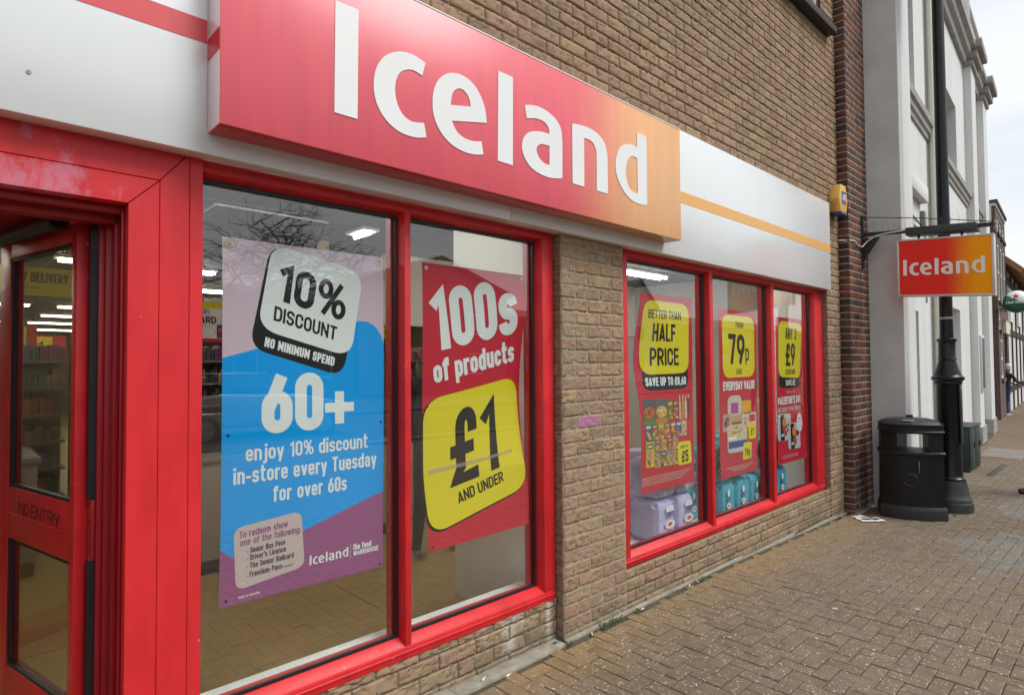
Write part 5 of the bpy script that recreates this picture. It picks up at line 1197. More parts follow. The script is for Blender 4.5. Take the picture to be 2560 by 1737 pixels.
for a, b, z0, z1 in wins:
    mb = MB()
    for q in ((a, a+.07, z0, z1), (b-.07, b, z0, z1), (a+.07, b-.07, z0, z0+.07), (a+.07, b-.07, z1-.07, z1), (a+.07, b-.07, (z0+z1)/2-.03, (z0+z1)/2+.03)): mb.box(q[0], q[1], .015, .10, q[2], q[3], 0, D_)
    o = mb.build('window', mat('white sash paint', (.75, .76, .74), .5), db); mb = MB(); mb.box(a, b, .06, .07, z0, z1, 0, D_); mb.build('pane', M_wgl, o)
    mb = MB(); mb.box(a-.06, b+.06, -.05, .05, z0-.09, z0-.003, 0, D_); mb.build('sill', mat('dark stone sill', (.10, .09, .09), .8), o)
mb = MB(); mb.box(1.75, 2.7, .25, .29, -.2, 2.2, 0, D_); mb.build('door', mat('brown door', (.09, .05, .035), .5), db)
mb = MB(); mb.box(1.45, 2.85, -.07, -.003, 2.30, 2.62, 0, D_); o = mb.build('shop_board', mat('cream sign board', (.66, .62, .45), .5), None); tag(o, 'small cream sign board over the doorway of the dark brick building', 'sign')
mb = MB(); mb.box(1.42, 2.88, -.072, -.001, 2.26, 2.299, 0, D_); mb.box(1.42, 2.88, -.072, -.001, 2.621, 2.66, 0, D_); mb.build('frame', M_led, o)
tb = empty('tiled_house', (32, 5, -.1), 'old timbered house with an orange clay tile roof at the far right', 'house')
H_ = frame(23.75, 2.98)
mb = MB(); mb.box(0, 38, 0, 7, -.3, 4.35, 0, H_); mb.build('wall', mat('off white render', (.62, .61, .57), .85, var=.08), tb)
mb = MB()
for k in range(20): mb.box(k*1.9, k*1.9+.22, -.035, -.002, -.2, 4.3, 0, H_)
for z in (0.5, 2.3, 3.9): mb.box(.0, 38, -.028, -.002, z, z+.2, 0, H_)
mb.build('timber_frame', mat('black timber', (.02, .018, .018), .8), tb)
mb = MB(); mb.prism([(-.45, 4.30), (3.6, 8.35), (7.5, 4.30), (7.3, 4.2), (3.6, 8.1), (-.38, 4.15)], -.1, 38, axis='x', T=H_)
mb.build('roof', mat('clay roof tile', (.38, .18, .10), .9, var=.3, vscale=7, bump=1., bscale=6, stretch=(4, 1, 4)), tb)
mb = MB(); mb.tube([H_((-.1, -.5, 4.22)), H_((38, -.5, 4.22))], .06, 8); mb.build('gutter', mat('black gutter', (.015, .015, .018), .5), tb, smooth=60)
for k in range(8):
    a = 1.0+k*3.8; mb = MB(); mb.box(a, a+1.1, -.05, -.003, 2.75, 3.8, 0, H_); o = mb.build('window', mat('white sash paint', (.75, .76, .74), .5), tb); mb = MB(); mb.box(a+.08, a+1.02, -.055, -.0505, 2.83, 3.72, 0, H_); mb.build('pane', M_wgl, o)

# hanging sign on its bracket
hs = empty('hanging_sign', (7.45, 1.6, 2.8), 'red to orange hanging Iceland sign on a bracket under a black light trough', 'sign')
def HZ(y, z): return z-.0685*(1.81-y)              # the whole assembly droops towards the street
def HT(v): return (v[0], v[1], HZ(v[1], v[2]))
M_hface = gradient_mat('red to orange hanging panel', 1.12, 1.42, (.95, .36, .004), (.82, .032, .022), axis='Y', rough=.4, spec=.15)
mb = MB(); mb.box(7.404, 7.496, 1.025, 1.80, 2.205, 2.775, 0, HT); mb.build('panel', M_hface, hs)
mb = MB()
for q in ((1.002, 1.822, 2.187, 2.2045), (1.002, 1.822, 2.7755, 2.793), (1.002, 1.0245, 2.2045, 2.7755), (1.8005, 1.822, 2.2045, 2.7755)): mb.box(7.397, 7.503, q[0], q[1], q[2], q[3], 0, HT)
mb.build('frame', mat('pale aluminium frame', (.56, .54, .52), .4, metal=.2), hs, bevel=.003)
put_letters(hs, lambda x, z, f: (7.4025-.003*f, 1.765-x/WM_W*.69, HZ(1.765-x/WM_W*.69, 2.409+z/WM_H*.167)), mat('grey white letters', (.80, .79, .76), .4))
M_blk = mat('black painted steel', (.016, .017, .02), .45, var=.2, vscale=20)
mb = MB(); mb.box(7.38, 7.56, 1.13, 1.735, 2.832, 2.915, 0, HT); mb.build('light_trough', mat('dark grey trough', (.035, .04, .045), .5, var=.15, vscale=10), hs, bevel=.008)
mb = MB(); mb.box(7.43, 7.475, 1.0, 2.15, 2.868, 2.905, 0, HT); mb.box(7.41, 7.495, 1.0, 1.012, 2.84, 2.93, 0, HT); mb.build('arm', M_blk, hs)
mb = MB(); mb.box(7.40, 7.45, 2.142, 2.158, 2.53, 3.12); mb.prism([(2.142, 2.62), (2.142, 2.86), (1.98, 2.86)], 7.425, 7.44, axis='x'); mb.build('wall_plate', M_blk, hs)
for yy in (1.25, 1.62):
    mb = MB(); mb.box(7.44, 7.46, yy, yy+.02, 2.79, 2.835, 0, HT); mb.build('strap', mat('rusty strap', (.12, .05, .025), .8), hs)
mb = MB(); rr = random.Random(9)
for k in range(64):
    y = 1.02+1.08*k/63; lean = (k % 3-1)*.04+rr.uniform(-.02, .02); z = HZ(y, 2.916 if 1.13 < y < 1.735 else 2.905); mb.tube([(7.45, y, z-.003), (7.45+lean, y+rr.uniform(-.03, .03), z+rr.uniform(.09, .15))], .0007, 4)
o = mb.build('bird_spikes', mat('spike wire', (.12, .12, .12), .5), hs); o['kind'] = 'stuff'
mb = MB(); mb.tube([(7.40, 2.155, 3.10), (7.43, 1.6, HZ(1.6, 3.01)), (7.45, 1.02, HZ(1.02, 2.915))], .005, 6); mb.build('stay_wire', M_blk, hs)
mb = MB(); mb.tube([(6.97, 2.255, 2.80), (7.02, 2.15, 2.79), (7.12, 2.145, 2.80), (7.25, 2.15, 2.77), (7.36, 2.14, 2.76), (7.40, 2.10, 2.82), (7.42, 2.02, 2.875), (7.42, 1.9, 2.885), (7.42, 1.74, 2.89)], .008, 6); mb.build('cable', mat('grey white cable', (.6, .6, .57), .5), hs, smooth=60)

mb = MB(); mb.tube([W_((2.63, .06, -.1)), W_((2.63, .06, 7.2))], .035, 10); mb.build('downpipe', mat('cream downpipe', (.62, .61, .52), .5), wb, smooth=60)
mb = MB(); mb.tube([W_((.75, .118, 3.4)), W_((1.4, .112, 3.36)), W_((2.2, .112, 3.30)), W_((2.6, .112, 3.32))], .009, 6); mb.tube([W_((2.2, .112, 3.30)), W_((2.2, .112, 2.3))], .008, 6); mb.build('wall_cable', M_blk, wb, smooth=60)
mb = MB(); mb.box(1.92, 2.06, .07, .125, 3.30, 3.52, 0, W_); mb.build('junction_box', mat('grey junction box', (.22, .22, .22), .6), wb, bevel=.006)
# ball shaped bar sign
ball = empty('globe_sign', (20, 2.45, 3), 'round green and white globe sign with a red star and Heineken lettering, far right', 'sign')
M_grn = mat('green globe', (.02, .13, .07), .25); M_gwh = mat('white globe', (.72, .75, .74), .25)
bm = bmesh.new(); bmesh.ops.create_uvsphere(bm, u_segments=40, v_segments=24, radius=.285)
me = bpy.data.meshes.new('globe'); bm.to_mesh(me); bm.free(); me.materials.append(M_grn); me.materials.append(M_gwh)
C0 = Vector((20.0, 2.28, 3.0)); RBv = Vector((.115, -.99, 0)); VB = Vector((-.99, -.115, .0))
for p_ in me.polygons:
    c = p_.center; a = c.dot(RBv)
    p_.material_index = 1 if c.z > .02+.10*(1 if False else 0)-.75*a and c.z > -.02 else 0; p_.use_smooth = True
o = bpy.data.objects.new('globe', me); COL.objects.link(o); o.location = C0; setparent(o, ball)
def on_ball(a, b, r=.289):
    d = math.sqrt(max(1e-4, r*r-a*a-b*b)); return C0+RBv*a+Vector((0, 0, b))+VB*d
mb = MB(); star = []
for k in range(10): star.append(((.075 if k % 2 == 0 else .031)*math.sin(k*math.pi/5)-.02, (.075 if k % 2 == 0 else .031)*math.cos(k*math.pi/5)+.125))
V = [on_ball(-.02, .125, .292)]+[on_ball(a, b, .291) for a, b in star]; mb.add(V, [(0, 1+k, 1+(k+1) % 10) for k in range(10)]); mb.build('star', mat('red star', (.5, .01, .02), .4), ball)
V, Fc = [], []
for i_, (P2, f2) in enumerate(text2d('Heineken', *T3(-.215, .215, -.055, .015), dil=.08)):
    b = len(V); V += [on_ball(q[0], q[1]-.3*q[0]**2, .292+.0004*(i_ % 4)) for q in P2]; Fc += [tuple(i+b for i in f) for f in f2]
from_data('lettering', V, Fc, mat('white print', (.8, .8, .8), .5), parent=ball)
mb = MB(); mb.tube([(20.75, 2.80, 2.86), (20.1, 2.50, 2.86)], .018, 8); mb.tube([(20.75, 2.80, 2.80), (20.1, 2.48, 2.80)], .012, 8); mb.build('bracket', M_blk, ball, smooth=60)

# ============================================================ STREET FURNITURE
lp = empty('lamp_post', (7.92, 1.50, -.1), 'tall black cast iron lamp post with a ringed base behind the litter bin', 'lamp post')
M_iron = mat('black gloss iron', (.005, .0055, .008), .34, spec=.35, var=.22, vscale=9, bump=.12, bscale=60)
LC = (7.92, 1.50, -.1)
mb = MB(); mb.lathe([(.198, -.05), (.198, .085), (.196, .095), (.186, .10), (.186, .135), (.178, .145), (.160, .20), (.155, .25), (.142, .30), (.138, .325)], LC, 40); mb.build('base', mat('scuffed black iron', (.03, .03, .032), .5, var=.35, vscale=16, bump=.25, bscale=50), lp, smooth=40)
mb = MB(); mb.lathe([(.132, .326), (.134, .345), (.118, .36), (.112, .38), (.110, 1.33), (.118, 1.345)], LC, 32); mb.build('lower_column', M_iron, lp, smooth=40)
mb = MB(); mb.lathe([(.119, 1.3455), (.13, 1.36), (.128, 1.38), (.150, 1.40), (.150, 1.425), (.130, 1.44), (.124, 1.46), (.118, 1.475)], LC, 32); mb.build('collar', M_iron, lp, smooth=40)
mb = MB(); mb.lathe([(.117, 1.476), (.098, 1.53), (.084, 1.59), (.080, 1.61), (.088, 1.62), (.080, 1.635), (.078, 1.80), (.092, 1.815), (.092, 1.835), (.066, 1.85)], LC, 28); mb.build('fluted_neck', M_iron, lp, smooth=40)
mb = MB(); mb.lathe([(.064, 1.851), (.062, 2.06), (.054, 5.6), (.052, 5.62)], LC, 24); mb.build('shaft', M_iron, lp, smooth=40)
mb = MB(); mb.lathe([(.066, 2.05), (.067, 2.075)], LC, 24); mb.build('clip_band', mat('steel band', (.4, .4, .4), .4, metal=.6), lp, smooth=40)
mb = MB(); mb.box(7.86, 7.98, 1.385, 1.40, .62, 1.24); mb.build('inspection_door', M_iron, lp, bevel=.006)
mb = MB(); mb.lathe([(.06, 5.63), (.12, 5.68), (.16, 5.74), (.10, 5.75)], LC, 20); mb.lathe([(.19, 6.20), (.22, 6.22), (.12, 6.36), (.04, 6.42), (.03, 6.55)], LC, 20); mb.build('lantern', M_iron, lp, smooth=40)
mb = MB(); mb.lathe([(.13, 5.755), (.185, 6.195)], LC, 20); mb.build('lantern_glass', mat('opal lantern', (.7, .7, .65), .3), lp, smooth=40)
z_bin = .955
lbn = empty('litter_bin', (7.36, 1.74, -.1), 'black oval street litter bin with a see-through opening and domed lid', 'litter bin')
BC = Vector((7.36, 1.735, -.1)); BU = Vector((.19, -.53, 0)).normalized(); BN = Vector((-BU.y, BU.x, 0))*-1
if BN.x > 0: BN = -BN                               # BN looks back towards the camera side
def bin_outline(L, e, b, n=14):
    """lens plan: half length L, end half-width e, bowed half-depth b"""
    pts = []
    for sgn in (1, -1):
        for k in range(n+1):
            t = -1+2*k/n; a = L*t*sgn; pts.append((a, sgn*(e+(b-e)*(1-t*t))))
    return pts
def bp(a, d, z): return tuple(BC+BU*a+BN*d+Vector((0, 0, z*z_bin)))
def bin_loft(secs, cap=True):
    mb = MB(); V = []; n = None
    for L, e, b, z in secs:
        o_ = bin_outline(L, e, b); n = len(o_); V += [bp(a, d, z) for a, d in o_]
    Fc = []
    for i in range(len(secs)-1):
        for k in range(n): Fc.append((i*n+k, i*n+(k+1) % n, (i+1)*n+(k+1) % n, (i+1)*n+k))
    if cap: Fc += [tuple(range(n-1, -1, -1)), tuple((len(secs)-1)*n+k for k in range(n))]
    return mb.add(V, Fc)
M_bin = mat('black moulded plastic', (.006, .0065, .0075), .45, spec=.3, var=.3, vscale=7, bump=.12, bscale=60, stretch=(1, 1, .35), speck=(45, .72, (.07, .07, .07)))
bin_loft([(.288, .158, .252, -.02), (.290, .16, .254, .09), (.286, .155, .248, .12), (.278, .148, .240, .140)]).build('base', mat('scuffed grey black plastic', (.016, .0165, .018), .55, var=.3, vscale=10), lbn, smooth=35)
bin_loft([(.275, .145, .236, .141), (.268, .138, .228, .67)]).build('body', M_bin, lbn, smooth=35)
bin_loft([(.282, .148, .238, .671), (.285, .150, .241, .68), (.285, .150, .241, .70), (.278, .144, .234, .712)]).build('band', M_bin, lbn, smooth=35)
for sgn in (1, -1):
    mb = MB(); V = []
    o_ = [q for q in bin_outline(.268, .136, .226, 20) if q[0]*sgn >= .128]
    o_.sort(key=lambda q: math.atan2(q[1], q[0]*sgn)); n = len(o_)
    mb.add([bp(a, d, .7125) for a, d in o_]+[bp(a, d, .9045) for a, d in o_], [(k, (k+1) % n, n+(k+1) % n, n+k) for k in range(n)]+[tuple(range(n-1, -1, -1)), tuple(range(n, 2*n))]); mb.build('post', M_bin, lbn, smooth=35)
bin_loft([(.276, .142, .232, .905), (.283, .148, .239, .915), (.283, .148, .239, .925), (.274, .14, .23, .935), (.272, .138, .228, .985), (.28, .145, .236, .992), (.278, .143, .234, 1.0)]).build('hood', M_bin, lbn, smooth=35)
bin_loft([(.268, .135, .225, 1.001), (.24, .11, .19, 1.03), (.16, .07, .12, 1.055), (.06, .03, .045, 1.064)]).build('lid', mat('worn lid plastic', (.022, .023, .026), .45, var=.25, vscale=8), lbn, smooth=50)
mb = MB(); mb.tube([bp(-.03, .0, 1.075), bp(.03, 0, 1.075)], .016, 10); mb.build('knob', M_bin, lbn, smooth=50)
for a in (-.262, .262):
    mb = MB(); mb.tube([bp(a, .12, .93), bp(a, .12, 1.02)], .012, 8); mb.build('lug', M_bin, lbn, smooth=50)
V = [bp(-.03+.055*math.cos(k*math.pi/10), .165+.03*math.sin(k*math.pi/10), 1.036+.0) for k in range(20)]; V2 = [(q[0], q[1], q[2]+.008) for q in V]
mb = MB(); mb.add(V+V2, [tuple(range(20, 40))]+[(k, (k+1) % 20, 20+(k+1) % 20, 20+k) for k in range(20)]); mb.build('lid_label', mat('faded cream label', (.40, .38, .27), .6), lbn)
mb = MB(); mb.tube([bp(.045, .2375, .62), bp(.046, .2385, .55), bp(.044, .2395, .50)], [.004, .0025, .0015], 5); mb.build('drip_mark', mat('dried drip', (.25, .24, .22), .8), lbn)
mb = MB(); mb.tube([bp(-.03+.062*math.cos(k*math.pi/12), .238, .42+.062*math.sin(k*math.pi/12)) for k in range(25)], .0045, 6); mb.tube([bp(-.045, .242, .40), bp(-.02, .242, .43), bp(0, .242, .44)], .004, 6); mb.build('emblem', mat('moulded emblem', (.04, .041, .044), .4), lbn, smooth=60)
cb = empty('utility_cabinet', (10.95, 1.93, -.1), 'dark green street utility cabinet against the white building behind the lamp post', 'cabinet')
M_cab = mat('dark green cabinet paint', (.010, .030, .026), .45, var=.15, vscale=6)
mb = MB(); mb.box(10.7, 11.5, 1.80, 2.03, -.15, .53); mb.build('body', M_cab, cb, bevel=.008)
mb = MB(); mb.box(10.67, 11.53, 1.775, 2.03, .531, .555); mb.build('lid', M_cab, cb, bevel=.008)
for a in (10.72, 11.11):
    mb = MB(); mb.box(a, a+.37, 1.788, 1.799, -.05, .51); d_ = mb.build('door', M_cab, cb, bevel=.004); mb = MB(); mb.box(a+.3, a+.33, 1.775, 1.7875, .22, .30); mb.build('handle', M_blk, d_)

# ============================================================ PEOPLE
def body(x, y, z0, rz, h=1.7, stride=.0, lean=0., arm=0., lead=1):
    """standing or walking figure facing local +x"""
    k = h/1.7; J = {}; E = []
    c, s_ = math.cos(rz), math.sin(rz)
    def L(a, b, z): return (x+(a*c-b*s_)*k, y+(a*s_+b*c)*k, z0+z*k)
    hl = lean
    J['pelvis'] = (L(0, 0, .93), (.15*k, .115*k)); J['waist'] = (L(hl*.15, 0, 1.08), (.135*k, .10*k)); J['chest'] = (L(hl*.4, 0, 1.30), (.165*k, .115*k)); J['neckb'] = (L(hl*.6, 0, 1.44), (.075*k, .065*k)); J['neck'] = (L(hl*.7, 0, 1.50), .052*k)
    J['jaw'] = (L(hl*.8+.02, 0, 1.565), (.058*k, .068*k)); J['head'] = (L(hl*.85+.005, 0, 1.635), (.074*k, .088*k)); J['crown'] = (L(hl*.9-.005, 0, 1.70), (.055*k, .066*k))
    J['nose'] = (L(hl*.85+.105, 0, 1.605), .010*k)
    E += [('pelvis', 'waist'), ('waist', 'chest'), ('chest', 'neckb'), ('neckb', 'neck'), ('neck', 'jaw'), ('jaw', 'head'), ('head', 'crown'), ('head', 'nose')]
    for sd, nm in ((1, 'l'), (-1, 'r')):
        f_ = stride*(1 if sd == lead else -1)
        J[nm+'hip'] = (L(.0, .09*sd, .86), .092*k); J[nm+'knee'] = (L(f_*.5+.03*abs(stride)*2, .095*sd, .48), .060*k); J[nm+'ank'] = (L(f_, .095*sd, .09+(.05 if f_ < 0 else 0)), .040*k); J[nm+'heel'] = (L(f_-.03, .095*sd, .05+(.04 if f_ < 0 else 0)), .040*k); J[nm+'ball'] = (L(f_+.11, .10*sd, .036), (.042*k, .034*k)); J[nm+'toe'] = (L(f_+.19, .102*sd, .030), (.034*k, .026*k))
        E += [('pelvis', nm+'hip'), (nm+'hip', nm+'knee'), (nm+'knee', nm+'ank'), (nm+'ank', nm+'heel'), (nm+'heel', nm+'ball'), (nm+'ball', nm+'toe')]
        sh = (hl*.55, .19*sd, 1.40); el_ = (hl*.4-.03-f_*.35+arm*.12, .235*sd, 1.13+arm*.03); wr = (hl*.4+.05-f_*.7+arm*.34, .23*sd, .90+arm*.18)
        J[nm+'sh'] = (L(*sh), .062*k); J[nm+'el'] = (L(*el_), .045*k); J[nm+'wr'] = (L(*wr), .030*k)
        E += [('chest', nm+'sh'), (nm+'sh', nm+'el'), (nm+'el', nm+'wr')]
        d = (Vector(L(*wr))-Vector(L(*el_))).normalized(); tip = Vector(L(*wr))+d*.2
        hand(J, E, L(*wr), tip, Vector((-d.y*0+c, s_, 0)) if abs(d.z) > .7 else Vector((-s_, c, 0)), r=.0085*k, n=nm+'h'); E.append((nm+'wr', nm+'hpalm'))
    def hair(nm='hair', z_lo=1.60):
        pass
    return J, E, L, k
def painter(L, k, z0, cols):
    """material index by height: 0 skin, 1 top, 2 trousers, 3 shoes"""
    def f(c):
        z = (c.z-z0)/k
        if z > 1.485: return 0
        if z < .105: return 3
        return 1 if z > .90 else 2
    return f
M_skin = mat('skin', (.52, .30, .22), .55)
def headwear(L, k, par, name, m, brim=False, a0=0.):
    mb = MB(); o_ = L(a0, 0, 1.655); prof = [(.098*k, -.03*k), (.10*k, .0), (.094*k, .045*k), (.07*k, .08*k), (.035*k, .097*k), (.0, .10*k)]
    if not brim: prof = [(.094*k, -.10*k)]+prof
    mb.lathe(prof, o_, 20); return mb.build(name, m, par, smooth=60)
# the walker stepping out of the frame, one dark shoe still in view
J, E_, L, k = body(9.66, .60, -.10, rad(104), 1.75, stride=.36, lead=1)
o = person('person', 'person walking at the right edge in dark trousers and black shoes, mostly out of view', J, E_, painter(L, k, -.10, 0), [M_skin, mat('navy coat', (.03, .035, .06), .8), mat('dark trousers', (.02, .02, .024), .8), mat('black shoe leather', (.012, .012, .013), .35)])
headwear(L, k, o, 'hair', mat('brown hair', (.06, .035, .02), .7))
# figure by the brick doorway down the street
J, E_, L, k = body(22.98, 2.93, -.16, rad(-50), 1.52, stride=.10, lean=.10, arm=1.)
o = person('person', 'distant person in a white hat, dark jacket and blue jeans by the brick doorway', J, E_, painter(L, k, -.16, 0), [M_skin, mat('dark olive jacket', (.045, .04, .035), .9), mat('blue jeans', (.03, .06, .16), .85), mat('white trainers', (.6, .6, .58), .5)])
headwear(L, k, o, 'hat', mat('white knit hat', (.72, .72, .72), .9), a0=.08)
# shopper inside, only a grey shoe and trouser leg show under the red poster
J, E_, L, k = body(2.86, 3.92, -.012, rad(35), 1.68, stride=.16, lead=-1)
o = person('person', 'shopper inside in black trousers and grey trainers, mostly hidden by the red £1 poster', J, E_, painter(L, k, -.012, 0), [M_skin, mat('dark fleece', (.035, .035, .05), .9), mat('black trousers', (.014, .014, .016), .85), mat('grey trainer', (.32, .33, .34), .6)])
headwear(L, k, o, 'hair', mat('brown hair', (.06, .035, .02), .7))

# ============================================================ WEEDS AND LITTER
M_leaf = mat('weed leaf', (.045, .10, .022), .7, var=.3, vscale=30)
def weed(x, y, sz, lab, seed):
    sz *= 1.55
    r = random.Random(seed); mb = MB(); z = zg(x)
    for i in range(34):
        a = r.random()*6.28; d = sz*math.sqrt(r.random())*.9; cx, cy, cz = x+d*math.cos(a)*1.3, y-abs(d*math.sin(a))*.5, z+.004+sz*.55*r.random()*(1-d/sz*.6)
        l = sz*r.uniform(.22, .42); w_ = l*.45; t = r.random()*6.28; tl = r.uniform(-.5, .9)
        u_ = Vector((math.cos(t)*math.cos(tl), math.sin(t)*math.cos(tl), math.sin(tl))); v_ = u_.cross(Vector((0, 0, 1))).normalized()
        c0 = Vector((cx, cy, cz)); mb.add([c0, c0+u_*l*.5+v_*w_*.5, c0+u_*l, c0+u_*l*.5-v_*w_*.5], [(0, 1, 2, 3)])
    for i in range(5):
        a = r.random()*6.28; mb.tube([(x, y-.003, z-.01), (x+sz*.4*math.cos(a), y-abs(sz*.3*math.sin(a)), z+sz*.5)], .0015, 4)
    tag(mb.build('weed', M_leaf, None), lab, 'plant', 'weeds along the foot of the wall')
for i, (x, y, sz, lab) in enumerate(((2.79, 2.215, .045, 'largest green weed at the foot of the brick pillar'), (2.88, 2.215, .035, 'green weed in the middle of the clump by the pillar foot'), (2.96, 2.215, .030, 'small green weed at the right of the clump by the pillar foot'), (3.13, 2.21, .028, 'small weed where the pillar meets the low wall'), (2.505, 2.21, .022, 'tiny weed at the left corner of the brick pillar'), (2.45, 2.27, .022, 'tiny dark weed in the nook left of the brick pillar'), (3.92, 2.205, .030, 'green weed under the middle of the right window'), (6.62, 2.20, .030, 'weed at the corner beside the dropped paper'), (7.05, 2.09, .035, 'low weed at the foot of the dark brick pier'), (7.62, 1.42, .030, 'low weed between the litter bin and the lamp post'))): weed(x, y, sz, lab, i)
M_paper = mat('dirty white paper', (.66, .66, .62), .8, var=.1, vscale=12)
def paper(x, y, a, w_, h_, lab, stripe=False, seed=0):
    r = random.Random(seed); c, s_ = math.cos(a), math.sin(a); n = 6; V = []; z = zg(x)
    for side in (0, 1):
        for j in range(n+1):
            for i in range(n+1):
                u, v = (i/n-.5)*w_, (j/n-.5)*h_; V.append((x+u*c-v*s_, y+u*s_+v*c, z+.006+.010*abs(math.sin(i*1.3+seed))*math.cos(j*.9+seed)**2+.0012*side))
    N = (n+1)**2; Fc = []
    for j in range(n):
        for i in range(n):
            q = j*(n+1)+i; Fc.append((q+N, q+1+N, q+n+2+N, q+n+1+N)); Fc.append((q, q+n+1, q+n+2, q+1))
    o = from_data('paper_scrap', V, Fc, M_paper, smooth=60); tag(o, lab, 'litter', 'paper dropped by the pier')
    if stripe:
        mb = MB(); V = [(x+u*c-v*s_, y+u*s_+v*c, z+.0195) for u, v in ((-.36*w_, -.12*h_), (.36*w_, -.12*h_), (.36*w_, .12*h_), (-.36*w_, .12*h_))]; mb.add(V+[(q[0], q[1], q[2]-.012) for q in V], [(0, 1, 2, 3), (0, 4, 5, 1), (1, 5, 6, 2), (2, 6, 7, 3), (3, 7, 4, 0)]); mb.build('slot', M_dark, o)
paper(6.80, 1.96, rad(-42), .24, .13, 'flattened white paper box with a dark slot on the paving by the pier', True, 1)
paper(6.86, 2.09, rad(-20), .16, .06, 'crumpled white paper strip behind the slotted paper', False, 2)
M_butt = mat('cigarette paper', (.75, .73, .68), .8); M_filt = mat('cigarette filter', (.55, .30, .10), .8)
for i, (x, y, a, lab) in enumerate(((1.92, 2.245, .5, 'cigarette end on the concrete edging under the left window'), (2.04, 2.20, .2, 'cigarette end with orange filter beside the concrete edging'), (2.69, 2.20, .8, 'cigarette end left of the weed clump'), (3.18, 2.20, .1, 'long white scrap where the pillar meets the low wall'), (3.74, 2.20, .4, 'white scrap left of the weed under the right window'), (3.86, 2.21, 1.2, 'white fleck beside the weed under the right window'))):
    d = Vector((math.cos(a), math.sin(a), 0)); c0 = Vector((x, y, zg(x)+.014 if y > 2.22 else zg(x)+.006)); mb = MB(); mb.tube([c0-d*.015, c0+d*.012], .0042, 8); o = mb.build('cigarette_end', M_butt, None, smooth=60); tag(o, lab, 'litter', 'scraps along the foot of the wall')
    mb = MB(); mb.tube([c0+d*.0122, c0+d*.026], .0043, 8); mb.build('filter', M_filt, o, smooth=60)
rr = random.Random(12); mb = MB()
for i in range(130):            # trodden gum and pale grit on the blocks
    x = rr.uniform(1.2, 10); y = rr.uniform(-1.5, 2.15); r_ = rr.uniform(.004, .011) if i > 16 else rr.uniform(.012, .02); n = 7
    if x > 7 and y > 1.3: continue
    V = [(x+r_*rr.uniform(.7, 1.2)*math.cos(k*6.283/n), y+r_*rr.uniform(.7, 1.2)*math.sin(k*6.283/n), zg(x)+.0045) for k in range(n)]; mb.add(V+[(x, y, zg(x)+.0065)], [(k, (k+1) % n, n) for k in range(n)])
o = mb.build('chewing_gum', mat('old gum', (.42, .40, .36), .8), None); tag(o, 'pale chewing gum spots and grit trodden into the paving', 'gum', kind='stuff')

# ============================================================ ACROSS THE STREET (seen mirrored in the glass)
def house(x0, x1, y, ez, rz_, gable, wallm, roofm, lab, nwin):
    e = empty('terraced_house', ((x0+x1)/2, y-4, -.1), lab, 'house', 'buildings across the street')
    mb = MB()
    if gable:
        mb.prism([(x0, -.2), (x1, -.2), (x1, ez), ((x0+x1)/2, rz_), (x0, ez)], y-8, y); mb.build('wall', wallm, e)
        mb = MB(); xm = (x0+x1)/2; mb.prism([(x0-.3, ez-.25), (xm, rz_+.02), (x1+.3, ez-.25), (x1+.3, ez-.05), (xm, rz_+.25), (x0-.3, ez-.05)], y-8.2, y+.25); mb.build('roof', roofm, e)
    else:
        mb.box(x0, x1, y-8, y, -.2, ez); mb.build('wall', wallm, e)
        mb = MB(); mb.prism([(y+.35, ez-.1), (y-4, rz_), (y-8.3, ez-.1), (y-8.3, ez+.02), (y-4, rz_+.2), (y+.35, ez+.02)], x0-.05, x1+.05, axis='x'); mb.build('roof', roofm, e)
    for i in range(nwin):
        a = x0+(x1-x0)*(i+.5)/nwin
        for z0, z1 in ((.9, 2.2), (3.3, 4.6)):
            mb = MB(); mb.box(a-.55, a+.55, y+.003, y+.06, z0, z1); o = mb.build('window', M_wfr, e); mb = MB(); mb.box(a-.47, a+.47, y+.0605, y+.066, z0+.08, z1-.08); mb.build('pane', M_wgl, o)
M_r1 = mat('grey slate', (.07, .07, .08), .8, var=.2); M_r2 = mat('red tile', (.16, .07, .045), .85, var=.25)
house(-16, .8, -24, 5.2, 6.6, False, M_bk2, M_r1, 'long red brick house with slate roof mirrored in the leftmost glass', 4)
house(.9, 15.8, -24, 4.7, 5.6, False, M_bk1, M_r1, 'brown brick row with low slate roof mirrored behind the blue poster', 4)
house(16, 26.8, -24, 6.1, 7.7, True, M_bk2, M_r2, 'red brick house with wide front gable mirrored in the red £1 poster', 2)
house(27, 39.5, -24, 4.6, 5.4, False, M_bk1, M_r2, 'brown brick row with low tiled roof mirrored near the pillar', 3)
house(39.6, 44, -24, 6.3, 8.2, True, M_whs, M_r1, 'narrow pale house with a steep gable mirrored above the half price poster', 1)
house(44.1, 78, -24, 4.9, 6.0, False, M_bk2, M_r2, 'long brick terrace with tiled roof mirrored in the right window', 7)
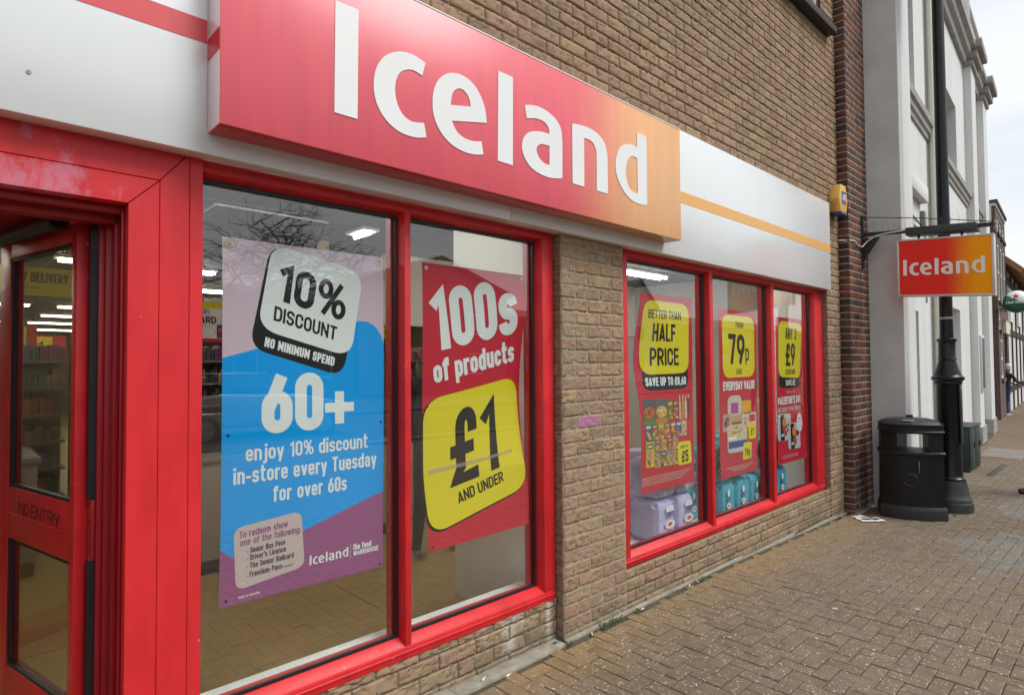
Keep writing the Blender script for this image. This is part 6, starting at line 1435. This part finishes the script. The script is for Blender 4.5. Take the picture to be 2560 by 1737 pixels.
def bare_tree(x, y, h, lab, seed):
    e = empty('bare_tree', (x, y, -.1), lab, 'tree'); r = random.Random(seed); tw = MB(); tr = MB()
    def grow(p, d, l, rad_, lev):
        k1 = Vector((r.uniform(-1, 1), r.uniform(-1, 1), r.uniform(-.3, .6)))*l*.12; k2 = Vector((r.uniform(-1, 1), r.uniform(-1, 1), r.uniform(-.2, .5)))*l*.10
        q = p+d*l; (tr if lev < 2 else tw).tube([p, p+d*l*.35+k1, p+d*l*.7+k2, q], [rad_, rad_*.88, rad_*.76, rad_*.66], 6 if lev < 3 else 3)
        if lev >= 6: return
        for i in range((5, 4, 3, 3, 3, 2)[lev]):
            ax = Vector((r.uniform(-1, 1), r.uniform(-1, 1), r.uniform(-.45, .45))).normalized(); nd = (d*.55+ax*.95+Vector((0, 0, .10))).normalized()
            grow(q if i != 1 else p+d*l*.7+k2, nd, l*r.uniform(.66, .86), max(.009, rad_*.58), lev+1)
    grow(Vector((x, y, -.2)), Vector((.03, .02, 1)), h*.30, .24, 0)
    mt = mat('bark', (.05, .042, .035), .9, var=.2, vscale=10); tr.build('trunk', mt, e, smooth=60); o = tw.build('crown', mt, e, smooth=60)
bare_tree(11.0, -19.0, 10.2, 'bare winter tree mirrored in the glass above the blue poster', 3)
bare_tree(7.2, -20.5, 6.6, 'smaller bare winter tree mirrored left of the blue poster', 8)
car = empty('parked_car', (5.2, -9.4, -.14), 'silver parked hatchback across the pavement, faintly mirrored in the posters', 'car')
M_car = mat('silver car paint', (.45, .46, .48), .25, metal=.5, coat=.6)
prof = [(-2.0, .35), (-2.05, .62), (-1.9, .88), (-1.55, 1.0), (-.9, 1.06), (.85, .98), (1.75, .80), (2.02, .58), (2.0, .30)]
cabn = [(-1.72, 1.0), (-1.35, 1.40), (-.9, 1.48), (-.1, 1.46), (.25, 1.38), (.95, .97)]
mb = MB(); mb.prism([(5.2+a, z-.14) for a, z in prof], -10.25, -8.55); mb.build('body', M_car, car, bevel=.08, seg=3)
mb = MB(); P_ = [(5.2+a, z-.14) for a, z in cabn]; n = len(P_)
V = [(a, -10.12+.12*(z > .95), z) for a, z in P_]+[(a, -8.68-.12*(z > .95), z) for a, z in P_]; mb.add(V, [tuple(range(n)), tuple(range(2*n-1, n-1, -1))]+[(i, i+n, (i+1) % n+n, (i+1) % n) for i in range(n)]); mb.build('cabin_glass', M_wgl, car, bevel=.03)
mb = MB(); mb.box(5.2-1.15, 5.2+.1, -10.0, -8.8, 1.325, 1.355); mb.build('roof', M_car, car, bevel=.012)
for a in (-1.3, 1.3):
    for y in (-10.2, -8.6):
        mb = MB(); V = []; 
        mb.prism([(5.2+a+.31*math.cos(k*math.pi/14), .17+.31*math.sin(k*math.pi/14)) for k in range(28)], y-.1, y+.1); o = mb.build('wheel', mat('tyre', (.02, .02, .02), .8), car, smooth=40, bevel=.02)
        mb = MB(); mb.prism([(5.2+a+.2*math.cos(k*math.pi/10), .17+.2*math.sin(k*math.pi/10)) for k in range(20)], y-.108, y+.108); mb.build('rim', mat('alloy', (.5, .5, .5), .3, metal=.8), o)
for y in (-10.05, -8.75):
    mb = MB(); mb.box(7.05, 7.18, y-.14, y+.14, .47, .60); mb.build('headlight', mat('lamp lens', (.6, .62, .65), .1), car, bevel=.02)

mb = MB(); mb.box(12.6, 14.0, 1.45, 2.05, -.12, -.093); o = mb.build('manhole_cover', mat('grey cover frame', (.16, .16, .15), .8, var=.2, vscale=8), None, bevel=.006); tag(o, 'long grey inspection cover set in the paving beyond the green cabinet', 'cover')
mb = MB(); mb.box(12.68, 13.27, 1.52, 1.98, -.095, -.0905); mb.box(13.33, 13.92, 1.52, 1.98, -.095, -.0905); mb.build('lid', mat('paved lid', (.20, .17, .14), .85, var=.2, vscale=12), o)
mb = MB(); mb.box(10.6, 11.9, 1.52, 1.60, -.12, -.092); o = mb.build('drain_channel', mat('dark drain', (.05, .05, .048), .8), None, bevel=.004); tag(o, 'dark slotted drain channel in the paving beside the green cabinet', 'drain')
